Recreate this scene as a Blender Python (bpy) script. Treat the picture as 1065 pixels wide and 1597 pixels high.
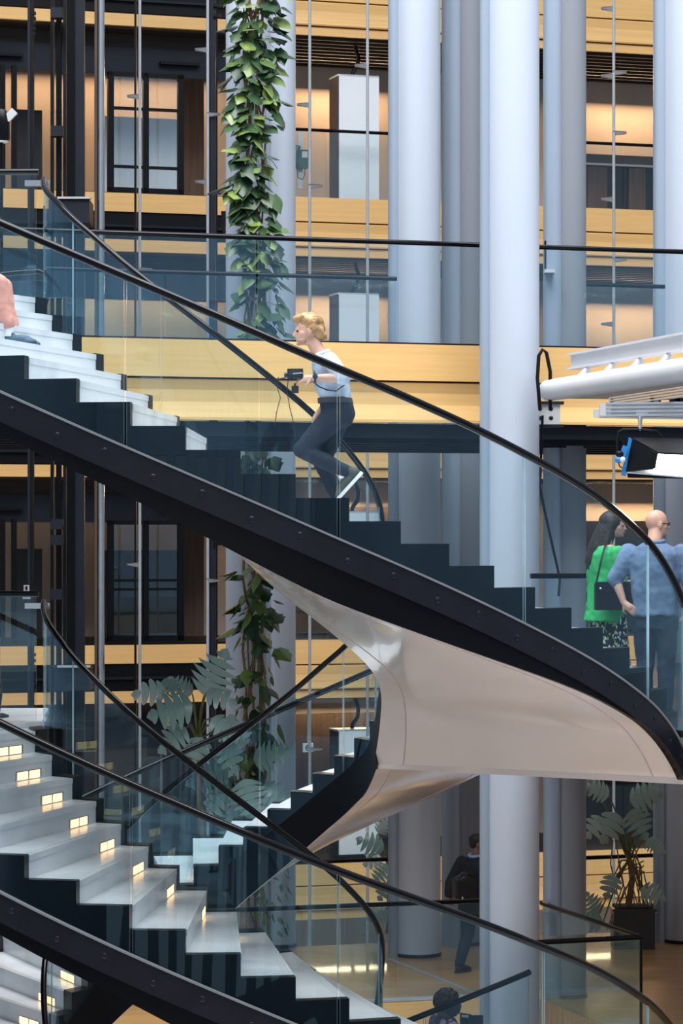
import bpy, bmesh, math, random
from mathutils import Vector, Matrix, Euler
random.seed(7)
scn = bpy.context.scene
for o in list(bpy.data.objects): bpy.data.objects.remove(o, do_unlink=True)
col = scn.collection
R = math.radians
sin, cos, pi = math.sin, math.cos, math.pi

# ------------------------------------------------------------------ camera
FPX, HZ, CZ = 4436.0, 835.0, 5.40            # focal length in pixels, horizon row, eye height (m)
cam_d = bpy.data.cameras.new('camera'); cam = bpy.data.objects.new('camera', cam_d); col.objects.link(cam)
cam.location = (0, 0, CZ); cam.rotation_euler = (R(90), 0, 0)
cam_d.sensor_fit = 'VERTICAL'; cam_d.sensor_height = 36.0; cam_d.sensor_width = 24.0
cam_d.lens = 36.0 * FPX / 1597.0
cam_d.shift_y = (HZ - 798.5) / 1597.0
cam_d.clip_end = 400
scn.camera = cam
# ------------------------------------------------------------------ world, large lights, exposure
w = bpy.data.worlds.new('world'); scn.world = w; w.use_nodes = True
bg = w.node_tree.nodes['Background']; bg.inputs[0].default_value = (0.78, 0.88, 1.0, 1); bg.inputs[1].default_value = 0.5
def area(name, loc, rot, sx, sy, power, color, spread=None):
    l = bpy.data.lights.new(name, 'AREA'); l.shape = 'RECTANGLE'; l.size = sx; l.size_y = sy
    l.energy = power; l.color = color
    if spread: l.spread = spread
    o = bpy.data.objects.new(name, l); col.objects.link(o); o.location = loc; o.rotation_euler = rot
    return o
area('roof_daylight', (1, 19, 30), (0, 0, 0), 27, 26, 24000, (0.95, 0.97, 1.0))
scn.view_settings.view_transform = 'Standard'; scn.view_settings.look = 'None'
scn.view_settings.gamma = 1.0; scn.view_settings.use_curve_mapping = False
scn.view_settings.exposure = 0.0
scn.cycles.transparent_max_bounces = 40
scn.cycles.max_bounces = 8

# ------------------------------------------------------------------ helpers
def P(px, py, Y):
    return Vector(((px - 532.5) * Y / FPX, Y, CZ + (HZ - py) * Y / FPX))
def lerp(a, b, t): return a + (b - a) * t
def interp(tab, x):
    if x <= tab[0][0]: return tab[0][1]
    for (x0, y0), (x1, y1) in zip(tab, tab[1:]):
        if x <= x1: return y0 + (y1 - y0) * (x - x0) / (x1 - x0)
    return tab[-1][1]
def smooth_tab(tab, n=4, m=120):
    a, b = tab[0][0], tab[-1][0]
    ys = [interp(tab, a + (b - a) * i / m) for i in range(m + 1)]
    for _ in range(n):
        ys = [ys[0]] + [(ys[i-1] + 2*ys[i] + ys[i+1]) / 4 for i in range(1, m)] + [ys[-1]]
    return [(a + (b - a) * i / m, ys[i]) for i in range(m + 1)]

MATS = {}
def mat(name, color, rough=0.5, metal=0.0, spec=0.5, var=0.0, vscale=6.0, stretch=(1,1,1), bump=0.0, bscale=40.0, emit=None, estr=0.0, coat=0.0, c2=None, detail=4, lo=0.35, hi=0.65):
    m = bpy.data.materials.new(name); m.use_nodes = True; nt = m.node_tree; b = nt.nodes['Principled BSDF']
    b.inputs['Base Color'].default_value = (*color, 1); b.inputs['Roughness'].default_value = rough
    b.inputs['Metallic'].default_value = metal; b.inputs['Specular IOR Level'].default_value = spec
    b.inputs['Coat Weight'].default_value = coat
    if var or c2 or bump:
        tc = nt.nodes.new('ShaderNodeTexCoord'); mp = nt.nodes.new('ShaderNodeMapping'); mp.inputs['Scale'].default_value = stretch
        nt.links.new(tc.outputs['Object'], mp.inputs['Vector'])
    if var or c2:
        nz = nt.nodes.new('ShaderNodeTexNoise'); nz.inputs['Scale'].default_value = vscale; nz.inputs['Detail'].default_value = detail
        nt.links.new(mp.outputs[0], nz.inputs['Vector'])
        rp = nt.nodes.new('ShaderNodeValToRGB'); rp.color_ramp.elements[0].position = lo; rp.color_ramp.elements[1].position = hi
        c2 = c2 or tuple(min(1, c * (1 - var)) for c in color)
        rp.color_ramp.elements[0].color = (*c2, 1); rp.color_ramp.elements[1].color = (*color, 1)
        nt.links.new(nz.outputs['Fac'], rp.inputs[0]); nt.links.new(rp.outputs[0], b.inputs['Base Color'])
    if bump:
        n2 = nt.nodes.new('ShaderNodeTexNoise'); n2.inputs['Scale'].default_value = bscale
        nt.links.new(mp.outputs[0], n2.inputs['Vector'])
        bp = nt.nodes.new('ShaderNodeBump'); bp.inputs['Strength'].default_value = bump; bp.inputs['Distance'].default_value = 0.01
        nt.links.new(n2.outputs['Fac'], bp.inputs['Height']); nt.links.new(bp.outputs[0], b.inputs['Normal'])
    if emit:
        b.inputs['Emission Color'].default_value = (*emit, 1); b.inputs['Emission Strength'].default_value = estr
    MATS[name] = m; return m
def glass_mat(name, tint, refl=1.0, ior=1.5, rough=0.0, wav=0.0):
    m = bpy.data.materials.new(name); m.use_nodes = True; nt = m.node_tree; nt.nodes.clear()
    out = nt.nodes.new('ShaderNodeOutputMaterial'); tr = nt.nodes.new('ShaderNodeBsdfTransparent'); tr.inputs[0].default_value = (*tint, 1)
    gl = nt.nodes.new('ShaderNodeBsdfGlossy'); gl.inputs['Roughness'].default_value = rough; gl.inputs[0].default_value = (0.55, 0.84, 1.0, 1)
    lw = nt.nodes.new('ShaderNodeLayerWeight'); lw.inputs['Blend'].default_value = 0.5
    pw = nt.nodes.new('ShaderNodeMath'); pw.operation = 'POWER'; pw.inputs[1].default_value = 5.0
    ma = nt.nodes.new('ShaderNodeMath'); ma.operation = 'MULTIPLY_ADD'; ma.inputs[1].default_value = 0.85; ma.inputs[2].default_value = 0.04 * refl
    nt.links.new(lw.outputs['Facing'], pw.inputs[0]); nt.links.new(pw.outputs[0], ma.inputs[0])
    mx = nt.nodes.new('ShaderNodeMixShader'); nt.links.new(ma.outputs[0], mx.inputs[0])
    nt.links.new(tr.outputs[0], mx.inputs[1]); nt.links.new(gl.outputs[0], mx.inputs[2]); nt.links.new(mx.outputs[0], out.inputs[0])
    if wav:
        tc = nt.nodes.new('ShaderNodeTexCoord'); mp = nt.nodes.new('ShaderNodeMapping'); mp.inputs['Scale'].default_value = (1, 1, 0.25)
        nz = nt.nodes.new('ShaderNodeTexNoise'); nz.inputs['Scale'].default_value = 2.0; nz.inputs['Detail'].default_value = 1
        bp = nt.nodes.new('ShaderNodeBump'); bp.inputs['Strength'].default_value = wav; bp.inputs['Distance'].default_value = 0.02
        nt.links.new(tc.outputs['Object'], mp.inputs[0]); nt.links.new(mp.outputs[0], nz.inputs['Vector'])
        nt.links.new(nz.outputs['Fac'], bp.inputs['Height']); nt.links.new(bp.outputs[0], gl.inputs['Normal'])
    MATS[name] = m; return m

mat('wood', (0.88, 0.52, 0.19), 0.45, var=0.10, vscale=3.0, stretch=(0.25, 4, 7), coat=0.1)
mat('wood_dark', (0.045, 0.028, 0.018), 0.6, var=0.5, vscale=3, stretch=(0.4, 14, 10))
mat('floor_wood', (0.62, 0.36, 0.13), 0.32, c2=(0.38, 0.20, 0.065), vscale=2.2, stretch=(0.5, 13, 1), coat=0.2)
mat('wall_beige', (0.72, 0.58, 0.46), 0.8, var=0.08, vscale=1.5)
mat('wall_brown', (0.16, 0.095, 0.06), 0.6, var=0.3, vscale=2, stretch=(8, 1, 0.5))
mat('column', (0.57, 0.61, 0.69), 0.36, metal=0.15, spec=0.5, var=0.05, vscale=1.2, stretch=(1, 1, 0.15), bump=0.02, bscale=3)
mat('column_shaded', (0.27, 0.28, 0.31), 0.38, metal=0.15, var=0.05, vscale=1.2, stretch=(1, 1, .15))  # column colour darkened to stand in for the shade on the rear columns
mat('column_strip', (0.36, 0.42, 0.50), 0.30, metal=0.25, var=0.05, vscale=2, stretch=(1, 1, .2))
mat('marble', (0.70, 0.71, 0.72), 0.24, spec=0.5, c2=(0.55, 0.57, 0.59), vscale=1.6, stretch=(1, 1, 1), detail=8, lo=0.30, hi=0.52)
mat('steel_black', (0.003, 0.0032, 0.0045), 0.3, spec=0.16, var=0.25, vscale=8)
mat('steel_band', (0.009, 0.009, 0.015), 0.36, spec=0.3, var=0.3, vscale=5, bump=0.06, bscale=18)
mat('rail_black', (0.002, 0.002, 0.003), 0.14, spec=0.25, var=0.2, vscale=6)
mat('soffit', (0.95, 0.80, 0.71), 0.13, spec=0.45, var=0.04, vscale=0.9, coat=0.3, bump=0.012, bscale=5)
mat('seam', (0.62, 0.50, 0.52), 0.5, var=0.1, vscale=8)
glass_mat('glass', (0.905, 0.952, 0.965), 0.9, 1.5, wav=0.25)
glass_mat('glass_flat', (0.95, 0.972, 0.975), 1.25, 1.5, wav=0.05)
glass_mat('glass_bridge', (0.94, 0.968, 0.972), 2.0, 1.5, wav=0.35)
mat('glass_edge', (0.42, 0.62, 0.68), 0.15, spec=0.8, var=0.2, vscale=4, emit=None)
mat('frame_black', (0.003, 0.0035, 0.005), 0.45, spec=0.2, var=0.25, vscale=6)
mat('steel_blue', (0.010, 0.013, 0.022), 0.45, spec=0.25, var=0.2, vscale=3)
mat('chrome', (0.62, 0.64, 0.67), 0.2, metal=0.9, var=0.08, vscale=6)
mat('cable', (0.55, 0.56, 0.58), 0.4, metal=0.5, var=0.1, vscale=6)
mat('white_paint', (0.66, 0.67, 0.70), 0.35, var=0.04, vscale=3)
mat('cabinet_white', (0.90, 0.92, 0.94), 0.32, var=0.03, vscale=2)
mat('panel_grey', (0.52, 0.52, 0.51), 0.45, var=0.06, vscale=2)
mat('dark_panel', (0.035, 0.032, 0.032), 0.3, var=0.3, vscale=3)
mat('stone_grey', (0.80, 0.75, 0.70), 0.5, var=0.15, vscale=3)
mat('stone_dark', (0.045, 0.045, 0.05), 0.35, var=0.25, vscale=3)
mat('channel', (0.22, 0.22, 0.23), 0.4, var=.1)
mat('wall_grey', (0.22, 0.27, 0.33), 0.7, var=0.1, vscale=1)
mat('lamp_warm', (1, .8, .5), 0.4, emit=(1.0, 0.56, 0.22), estr=2.8, var=0.05)
mat('lamp_white', (1, 1, 1), 0.4, emit=(1.0, 0.98, 0.95), estr=14.0, var=0.02)
mat('alu', (0.66, 0.67, 0.69), 0.3, metal=0.75, var=0.12, vscale=10, bump=.05)
mat('blue_plastic', (0.02, 0.22, 0.55), 0.4, var=0.15)
mat('soil', (0.05, 0.035, 0.025), 0.9, var=0.4, vscale=20)

class MB:
    def __init__(s): s.v = []; s.f = []; s.mi = []
    def add(s, vs, fs, mi=0):
        n = len(s.v); s.v += [tuple(v) for v in vs]; s.f += [tuple(i + n for i in f) for f in fs]; s.mi += [mi] * len(fs); return s
    def box(s, a, b, mi=0):
        x0, y0, z0 = a; x1, y1, z1 = b
        return s.add([(x0,y0,z0),(x1,y0,z0),(x1,y1,z0),(x0,y1,z0),(x0,y0,z1),(x1,y0,z1),(x1,y1,z1),(x0,y1,z1)],
              [(0,3,2,1),(4,5,6,7),(0,1,5,4),(1,2,6,5),(2,3,7,6),(3,0,4,7)], mi)
    def bar(s, p, q, wx, wz, up=(0,0,1), mi=0):
        p, q = Vector(p), Vector(q); d = (q - p).normalized(); u = Vector(up); sx = d.cross(u)
        if sx.length < 1e-4: sx = d.cross(Vector((0,1,0)))
        sx.normalize(); u = sx.cross(d); a = sx * wx / 2; b = u * wz / 2
        vs = [p-a-b, p+a-b, p+a+b, p-a+b, q-a-b, q+a-b, q+a+b, q-a+b]
        return s.add(vs, [(0,1,2,3),(7,6,5,4),(0,4,5,1),(1,5,6,2),(2,6,7,3),(3,7,4,0)], mi)
    def tube(s, pts, r, n=10, cap=True, mi=0):
        pts = [Vector(p) for p in pts]; rs = r if isinstance(r, (list, tuple)) else [r] * len(pts)
        rings = []; prev = None
        for i, p in enumerate(pts):
            d = (pts[min(i+1, len(pts)-1)] - pts[max(i-1, 0)]).normalized()
            if prev is None:
                a = d.cross(Vector((0,0,1)))
                if a.length < 1e-3: a = d.cross(Vector((0,1,0)))
            else: a = prev - d * prev.dot(d)
            a.normalize(); prev = a; b = d.cross(a)
            rings.append([p + (a*cos(2*pi*j/n) + b*sin(2*pi*j/n)) * rs[i] for j in range(n)])
        vs = [v for rg in rings for v in rg]; fs = []
        for i in range(len(pts)-1):
            for j in range(n): fs.append((i*n+j, i*n+(j+1)%n, (i+1)*n+(j+1)%n, (i+1)*n+j))
        if cap: fs.append(tuple(range(n-1, -1, -1))); fs.append(tuple((len(pts)-1)*n + j for j in range(n)))
        return s.add(vs, fs, mi)
    def prism(s, poly, z0, z1, mi=0):
        n = len(poly); vs = [(x,y,z0) for x,y in poly] + [(x,y,z1) for x,y in poly]
        return s.add(vs, [tuple(range(n-1,-1,-1)), tuple(range(n,2*n))] + [(i,(i+1)%n,n+(i+1)%n,n+i) for i in range(n)], mi)
    def lathe(s, prof, c=(0,0,0), n=24, mi=0):
        vs = []; fs = []
        for r, z in prof:
            for j in range(n): vs.append((c[0]+r*cos(2*pi*j/n), c[1]+r*sin(2*pi*j/n), c[2]+z))
        for i in range(len(prof)-1):
            for j in range(n): fs.append((i*n+j, i*n+(j+1)%n, (i+1)*n+(j+1)%n, (i+1)*n+j))
        fs.append(tuple(range(n-1,-1,-1))); fs.append(tuple((len(prof)-1)*n+j for j in range(n)))
        return s.add(vs, fs, mi)
    def ball(s, c, rx, ry=None, rz=None, nu=16, nv=10, rot=None, mi=0):
        ry = ry or rx; rz = rz or rx; c = Vector(c); vs = []; fs = []
        for i in range(nv+1):
            a = pi * i / nv
            for j in range(nu):
                p = Vector((rx*sin(a)*cos(2*pi*j/nu), ry*sin(a)*sin(2*pi*j/nu), rz*cos(a)))
                if rot: p = rot @ p
                vs.append(c + p)
        for i in range(nv):
            for j in range(nu): fs.append((i*nu+j, (i+1)*nu+j, (i+1)*nu+(j+1)%nu, i*nu+(j+1)%nu))
        return s.add(vs, fs, mi)
    def mesh(s, name, mats, smooth=False):
        m = bpy.data.meshes.new(name); m.from_pydata(s.v, [], s.f)
        for k in (mats if isinstance(mats, (list, tuple)) else [mats]): m.materials.append(MATS[k])
        m.polygons.foreach_set('material_index', s.mi)
        bm = bmesh.new(); bm.from_mesh(m); bmesh.ops.recalc_face_normals(bm, faces=bm.faces); bm.to_mesh(m); bm.free()
        if smooth:
            m.polygons.foreach_set('use_smooth', [True] * len(m.polygons))
            try: m.set_sharp_from_angle(angle=R(42))
            except Exception: pass
        m.update(); return m
    def build(s, name, mats, parent=None, smooth=False, **kw):
        return link(name, s.mesh(name, mats, smooth), parent, **kw)
def link(name, data, parent=None, label=None, cat=None, group=None, kind=None, loc=None, rot=None):
    o = bpy.data.objects.new(name, data); col.objects.link(o)
    if parent: o.parent = parent
    if loc is not None: o.location = loc
    if rot is not None: o.rotation_euler = rot
    if label: o['label'] = label
    if cat: o['category'] = cat
    if group: o['group'] = group
    if kind: o['kind'] = kind
    return o
def thing(name, label, cat, loc=(0,0,0), rz=0, group=None, kind=None):
    return link(name, None, None, label, cat, group, kind, loc, (0, 0, rz))
# ------------------------------------------------------------------ storeys
F = {-1: -3.75, 0: 0.0, 1: 3.75, 2: 7.5}
YAW = math.atan(0.325); CY_, SY_ = cos(YAW), sin(YAW)
def plane_uv(Y0, px, py, d=0.0):
    """pixel -> (along, height) on the vertical plane through (0,Y0) turned by YAW, set back by d"""
    k = (px - 532.5) / FPX
    u = (k * (Y0 + d * CY_) + d * SY_) / (CY_ - k * SY_)
    Y = Y0 + u * SY_ + d * CY_
    return u, CZ + (HZ - py) * Y / FPX
def plane_xy(Y0, u, d=0.0): return Vector((u * CY_ - d * SY_, Y0 + u * SY_ + d * CY_, 0))

# ------------------------------------------------------------------ floors
fl = MB().prism([(-9, 29.6), (-1.55, 30.0), (-1.55, 32.35), (2.0, 33.45), (2.33, 33.1), (3.19, 30.3), (2.0, 29.9), (1.88, 28.3), (0.5, 25.6), (2.87, 24.0), (12, 24.0), (12, 41.4), (-9, 34.6)], -0.32, 0.0)
fl0 = fl.build('floor_atrium', 'floor_wood', kind='structure')
MB().prism([(-14, 14), (16, 14), (16, 62), (-14, 62)], -4.05, -3.75).build('floor_basement', 'stone_grey', kind='structure')
MB().prism([(-16, -10), (16, -10), (16, 9.0), (-16, 9.0)], 3.4, 3.75).build('floor_viewing_gallery', 'marble', kind='structure')
# the far sides of the hall: plain side walls and a window wall of piers behind the viewing gallery
for nm, x in (('wall_left', -15.2), ('wall_right', 15.0)):
    MB().box((x, -10, -4), (x + .2, 62, 24)).build(nm, 'wall_grey', kind='structure')
wf = link('wall_front', None, kind='structure')
for i in range(13):
    MB().box((-15 + i * 2.45, -10.2, -4), (-15 + i * 2.45 + 1.15, -9.7, 24)).build('pier', 'wall_grey', wf)
for z in (-4, 2.6, 6.9, 11.2, 15.5):
    MB().box((-15, -10.1, z), (15, -9.8, z + .9)).build('spandrel', 'wall_grey', wf)
# thin diagonal strip laid on the atrium floor, and the pale kerb along its open edge
tr = MB(); tr.bar((0.61, 36.2, 0.005), (1.63, 33.4, 0.005), 0.07, 0.012); tr.build('floor_strip', 'cable', fl0)
kb = MB(); kb.bar((-1.5, 32.37, 0.012), (1.98, 33.42, 0.012), 0.10, 0.03); kb.build('edge_channel', 'cable', fl0)
fb = MB(); fb.bar((-1.5, 32.33, -0.17), (1.98, 33.38, -0.17), 0.03, 0.32); fb.build('edge_board', 'wood', fl0)

# ------------------------------------------------------------------ back wall with its open galleries
FY = 48.6
wall = link('wall_back', None, kind='structure', loc=(0, FY, 0), rot=(0, 0, YAW))
def FZ(k): return k * 3.77 - 0.15
def fu(px, d=0.0): return plane_uv(FY, px, HZ, d)[0]
def fz(px, py, d=0.0): return plane_uv(FY, px, py, d)[1]
UL0, UL1, UM0, UR1 = fu(-420), fu(394), fu(394), fu(1400)
def fbox(name, m, u0, u1, d0, d1, z0, z1, parent=wall, **kw):
    return MB().box((u0, d0, z0), (u1, d1, z1)).build(name, m, parent, **kw)
DEP = 3.3
MB().box((UL0 - 3, DEP, -4.0), (UR1 + 3, DEP + 0.2, 24)).build('rear_wall', 'wall_beige', wall)
def cove_board(name, u0, u1, z1, z0, parent):
    """a board whose face curves back towards the top"""
    prof = [(0.03, z1), (0.015, z1 - 0.02), (0.035, z1 - 0.16), (0.02, z0 + 0.12), (-0.01, z0 + 0.02), (0.0, z0), (0.16, z0), (0.16, z1)]
    n = len(prof); vs = [(u0, d, z) for d, z in prof] + [(u1, d, z) for d, z in prof]
    return MB().add(vs, [tuple(range(n)), tuple(range(2*n-1, n-1, -1))] + [(i, (i+1) % n, n + (i+1) % n, n + i) for i in range(n)]).build(name, 'wood', parent)
for k in range(0, 5):
    z = FZ(k)
    fbox('gallery_slab', 'frame_black', UL0, UR1, 0.16, DEP, z - 0.30, z - 0.02)
    # galleries right of the plant: two boards of pale wood, a dark slatted ceiling
    fbox('fascia_board', 'wood', UM0, UR1, 0.0, 0.10, z - 0.41, z)
    cove_board('fascia_board', UM0, UR1, z - 0.43, z - 0.84, wall)
    fbox('fascia_board', 'wood', UM0, UR1, 0.05, 0.12, z - 1.0, z - 0.86)
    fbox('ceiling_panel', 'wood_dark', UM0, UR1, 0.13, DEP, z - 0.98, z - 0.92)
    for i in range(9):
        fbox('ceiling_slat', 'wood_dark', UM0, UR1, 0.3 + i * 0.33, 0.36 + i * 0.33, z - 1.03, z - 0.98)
    # galleries left of the plant: board, black beam, board
    fbox('fascia_board', 'wood', UL0, UL1, 0.0, 0.10, z - 0.36, z - 0.05)
    fbox('edge_beam', 'frame_black', UL0, UL1, 0.04, 0.3, z - 0.80, z - 0.36)
    fbox('beam_flange', 'steel_blue', UL0, UL1, -0.03, 0.06, z - 0.62, z - 0.58)
    fbox('fascia_board', 'wood', UL0, UL1, 0.04, 0.14, z - 1.02, z - 0.82)
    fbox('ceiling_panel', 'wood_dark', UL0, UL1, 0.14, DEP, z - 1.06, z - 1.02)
    if k < 4:
        fbox('lintel', 'steel_blue', UL0, UL1, 0.5, 0.75, z + 2.0, z + 2.46)
        fbox('blackout_panel', 'wood_dark', UL0, UL1, 0.62, 0.72, z + 2.46, z + 2.75)  # added dark panel hiding the lit rear wall above the lintel
# warm light wells at the head of each gallery's rear wall
for k in range(0, 4):
    z = FZ(k)
    for pa, pb, e in ((455, 612, 105), (900, 1060, 105), (-60, 345, 130)):
        u0, u1 = fu(pa, DEP - .3), fu(pb, DEP - .3)
        c = plane_xy(FY, (u0 + u1) / 2, DEP - 0.42); c.z = z + 2.62
        if k == 1 and pa < 0: e = 6
        if k == 0: e *= 0.55 if pa > 0 else 0.01
        area('gallery_light', c, (R(-28), 0, YAW), u1 - u0, 0.15, e * 0.7, (1.0, 0.68, 0.40))

# dark lower panelling, doors and openings of the right-hand gallery
for k in (0, 1, 2, 3):
    z = FZ(k)
    u0, u1 = fu(905, 3.0), fu(1060, 3.0)
    fbox('wainscot_panel', 'dark_panel', u0, u1, 3.1, 3.29, z, z + {0: 1.15, 1: 2.05, 2: 1.15, 3: 1.40}[k])
    if k == 3:
        for a, b in ((918, 948), (982, 1008)):
            fbox('door_leaf', 'panel_grey' if k < 0 else 'wall_brown', fu(a, 3.0), fu(b, 3.0), 3.04, 3.1, z, z + 1.16)
        fbox('ledge', 'panel_grey', u0, u1, 3.0, 3.1, z + 1.18, z + 1.22)
    u0, u1 = fu(455, 3.0), fu(612, 3.0)
    if k in (0, 1):
        fbox('wainscot_panel', 'wall_brown', u0, u1, 3.12, 3.29, z, z + 2.3)
    if k == 0:
        fbox('wainscot_panel', 'wall_brown', fu(905, 3.0), fu(1060, 3.0), 3.0, 3.1, z + 1.1, z + 2.7)
fbox('blackout_panel', 'dark_panel', UL0, UL1, 0.55, 0.6, FZ(0) - 1.0, FZ(1) - 1.35)  # added dark panel that darkens the whole lowest left gallery
# corridor partition in the left galleries
for k in (1, 3):
    z = FZ(k)
    m = 'cabinet_white' if k == 3 else 'dark_panel'
    fbox('screen_panel', m, fu(150, 2.0), fu(286, 2.0), 2.0, 2.05, z, z + 1.52)
    fbox('screen_panel', 'dark_panel', fu(20, 2.0), fu(64, 2.0), 1.9, 1.95, z, z + 1.55)
    fbox('screen_panel', 'wall_brown', fu(286, 2.6), fu(318, 2.6), 2.6, 2.65, z, z + 2.5)

# ------------------------------------------------------------------ glazed doors on the left galleries
def door_unit(k, pa, pb, label):
    z0 = FZ(k); z1 = z0 + 2.03
    u0, u1 = fu(pa, 0.4), fu(pb, 0.4); um = (u0 + u1) / 2
    t = link('door_%d' % (k + 1), None, None, kind='structure', loc=plane_xy(FY, 0, 0), rot=(0, 0, YAW))
    t['label'] = label
    for a, b, c, d, n in ((u0, u0+.1, z0, z1, 'frame_post'), (u1-.1, u1, z0, z1, 'frame_post'), (um-.045, um+.045, z0, z1, 'frame_post'), (u0, u1, z1-.07, z1, 'frame_head'), (u0, u1, z0, z0+.09, 'frame_sill')):
        MB().box((a, 0.36, c), (b, 0.46, d)).build(n, 'frame_black', t)
    for a, b in ((u0+.1, um-.045), (um+.045, u1-.1)):
        MB().box((a, 0.40, z0+.09), (b, 0.42, z1-.07)).build('pane', 'glass_flat', t)
        for q in ((0.42, 1.40) if k == 3 else (0.85, 1.0)): MB().box((a, 0.37, z0+q), (b, 0.45, z0+q+.045)).build('glazing_bar', 'frame_black', t)
    return t
door_unit(3, 168, 286, 'black framed glazed double door on the upper left gallery')
door_unit(1, 168, 286, 'black framed glazed double door on the gallery above the monstera')
for k in (1, 3):
    z0 = FZ(k)
    for px in (4, 22, 128, 152):
        fbox('mullion', 'frame_black', fu(px, 0.4) - 0.04, fu(px, 0.4) + 0.04, 0.36, 0.46, z0, z0 + 2.05)
    fbox('door_closer', 'frame_black', fu(250, .4), fu(312, .4), 0.38, 0.48, z0 + 2.2, z0 + 2.25)
    fbox('door_closer', 'frame_black', fu(-5, .4), fu(36, .4), 0.38, 0.48, z0 + 2.2, z0 + 2.25)

# ------------------------------------------------------------------ gallery guards
def rail_line(name, a, b, z, parent, r=0.03):
    return MB().tube([(a[0], a[1], z), (b[0], b[1], z)], r, 8).build(name, 'rail_black', parent, smooth=True)
for k in (0, 1, 2, 3):
    for pa, pb, wd in ((456, 612, 'middle'), (905, 1040, 'right-hand')):
        lv = {0: 'lowest', 1: 'lower', 2: 'upper', 3: 'top'}[k]
        g = thing('gallery_guard', 'clear glass guard with black rail on the %s %s gallery of the back wall' % (lv, wd), 'railing', plane_xy(FY, 0, 0), YAW)
        u0, u1 = fu(pa), fu(pb); z = FZ(k); n = 2
        for i in range(n):
            MB().box((lerp(u0, u1, i/n) + .01, 0.03, z - .02), (lerp(u0, u1, (i+1)/n) - .01, 0.045, z + 1.13)).build('glass_pane', 'glass_flat', g)
        MB().tube([(u0, 0.037, z + 1.15), (u1, 0.037, z + 1.15)], 0.028, 8).build('handrail', 'rail_black', g, smooth=True)

# ------------------------------------------------------------------ cabinets with a hose
for k, lb in ((3, 'tall white cabinet with black hose on the top gallery'), (2, 'tall white cabinet seen through the bridge glass behind the photographer'),
              (1, 'tall white cabinet hidden behind the climbing man on the lower gallery'), (0, 'tall white cabinet on the lowest gallery under the pale soffit')):
    z = FZ(k); u0, u1 = fu(527, 0.45), fu(591, 0.45)
    t = thing('cabinet', lb, 'cabinet', plane_xy(FY, (u0 + u1) / 2, 0.45) + Vector((0, 0, z)), YAW)
    w2 = (u1 - u0) / 2
    MB().box((-w2 + .004, 0.02, 0.0), (w2, 0.50, 2.17)).build('body', 'dark_panel', t)
    MB().box((-w2 + .02, 0.0, 0.04), (w2, 0.022, 2.20)).build('door', 'cabinet_white', t)
    MB().box((-w2, 0.0, 2.17), (w2, 0.50, 2.20)).build('top_panel', 'cabinet_white', t)
    MB().tube([(-.04, .25, 2.18), (-.02, .25, 2.28), (.07, .25, 2.4), (.08, .25, 2.55), (.03, .25, 2.7), (.03, .25, 2.77)], 0.035, 8).build('hose', 'frame_black', t, smooth=True)

# wall telephone on the top gallery
u, z = plane_uv(FY, 470, 248, 0.35)
t = thing('wall_telephone', 'dark green wall telephone hanging beside the white cabinet', 'telephone', plane_xy(FY, u, 0.35) + Vector((0, 0, z)), YAW)
mat('phone_green', (0.05, 0.10, 0.09), 0.4, var=0.2)
MB().box((-.09, -.02, -.16), (.12, .06, .16)).build('body', 'phone_green', t)
MB().tube([(-.10, -.06, -.14), (-.13, -.10, -.05), (-.13, -.10, .10), (-.08, -.06, .2)], [.05, .03, .03, .05], 10).build('handset', 'phone_green', t, smooth=True)
MB().box((.0, -.035, .02), (.1, -.02, .13)).build('keypad', 'panel_grey', t)
MB().tube([(-.10, -.06, -.16), (-.08, -.06, -.33), (0, -.06, -.36), (.04, -.06, -.28), (.05, -.03, -.16)], .010, 6).build('cord', 'phone_green', t, smooth=True)
MB().box((-.04, .06, -.5), (.04, .10, .5)).build('mounting_rail', 'panel_grey', t)
# direction sign on the lowest middle gallery, and the lit ceiling panel at the right
u, z = plane_uv(FY, 480, 1166, 0.3)
t = thing('exit_sign', 'small white sign box with a round arrow on the lowest gallery', 'sign', plane_xy(FY, u, 0.3) + Vector((0, 0, z)), YAW)
MB().box((-.09, -.02, -.075), (.09, .03, .075)).build('box', 'white_paint', t)
MB().tube([(.045*cos(a*pi/12), -.024, .045*sin(a*pi/12)) for a in range(25)], .008, 6, cap=False).build('ring_mark', 'frame_black', t)
MB().box((-.03, -.027, -.008), (.02, -.021, .008)).add([(.02,-.024,.022),(.035,-.024,0),(.02,-.024,-.022)], [(0,1,2)]).build('arrow_mark', 'frame_black', t)
MB().box((-.01, .0, .075), (.01, .02, .9)).build('hanger', 'cable', t)
u, z = plane_uv(FY, 936, 1327, 1.2)
t = thing('ceiling_lamp', 'bright white strip lamp glowing behind the plant at the lower right', 'lamp', plane_xy(FY, u, 1.2) + Vector((0, 0, z)), YAW)
MB().box((-.22, -.02, -.09), (.22, .06, .09)).build('housing', 'white_paint', t)
MB().add([(-.2, -.025, .08), (.12, -.025, .06), (.22, -.025, -.08), (-.17, -.025, -.085), (-.2, -.03, .08), (.12, -.03, .06), (.22, -.03, -.08), (-.17, -.03, -.085)], [(0,1,2,3),(4,5,6,7),(0,1,5,4),(1,2,6,5),(2,3,7,6),(3,0,4,7)]).build('diffuser', 'lamp_white', t)

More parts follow.
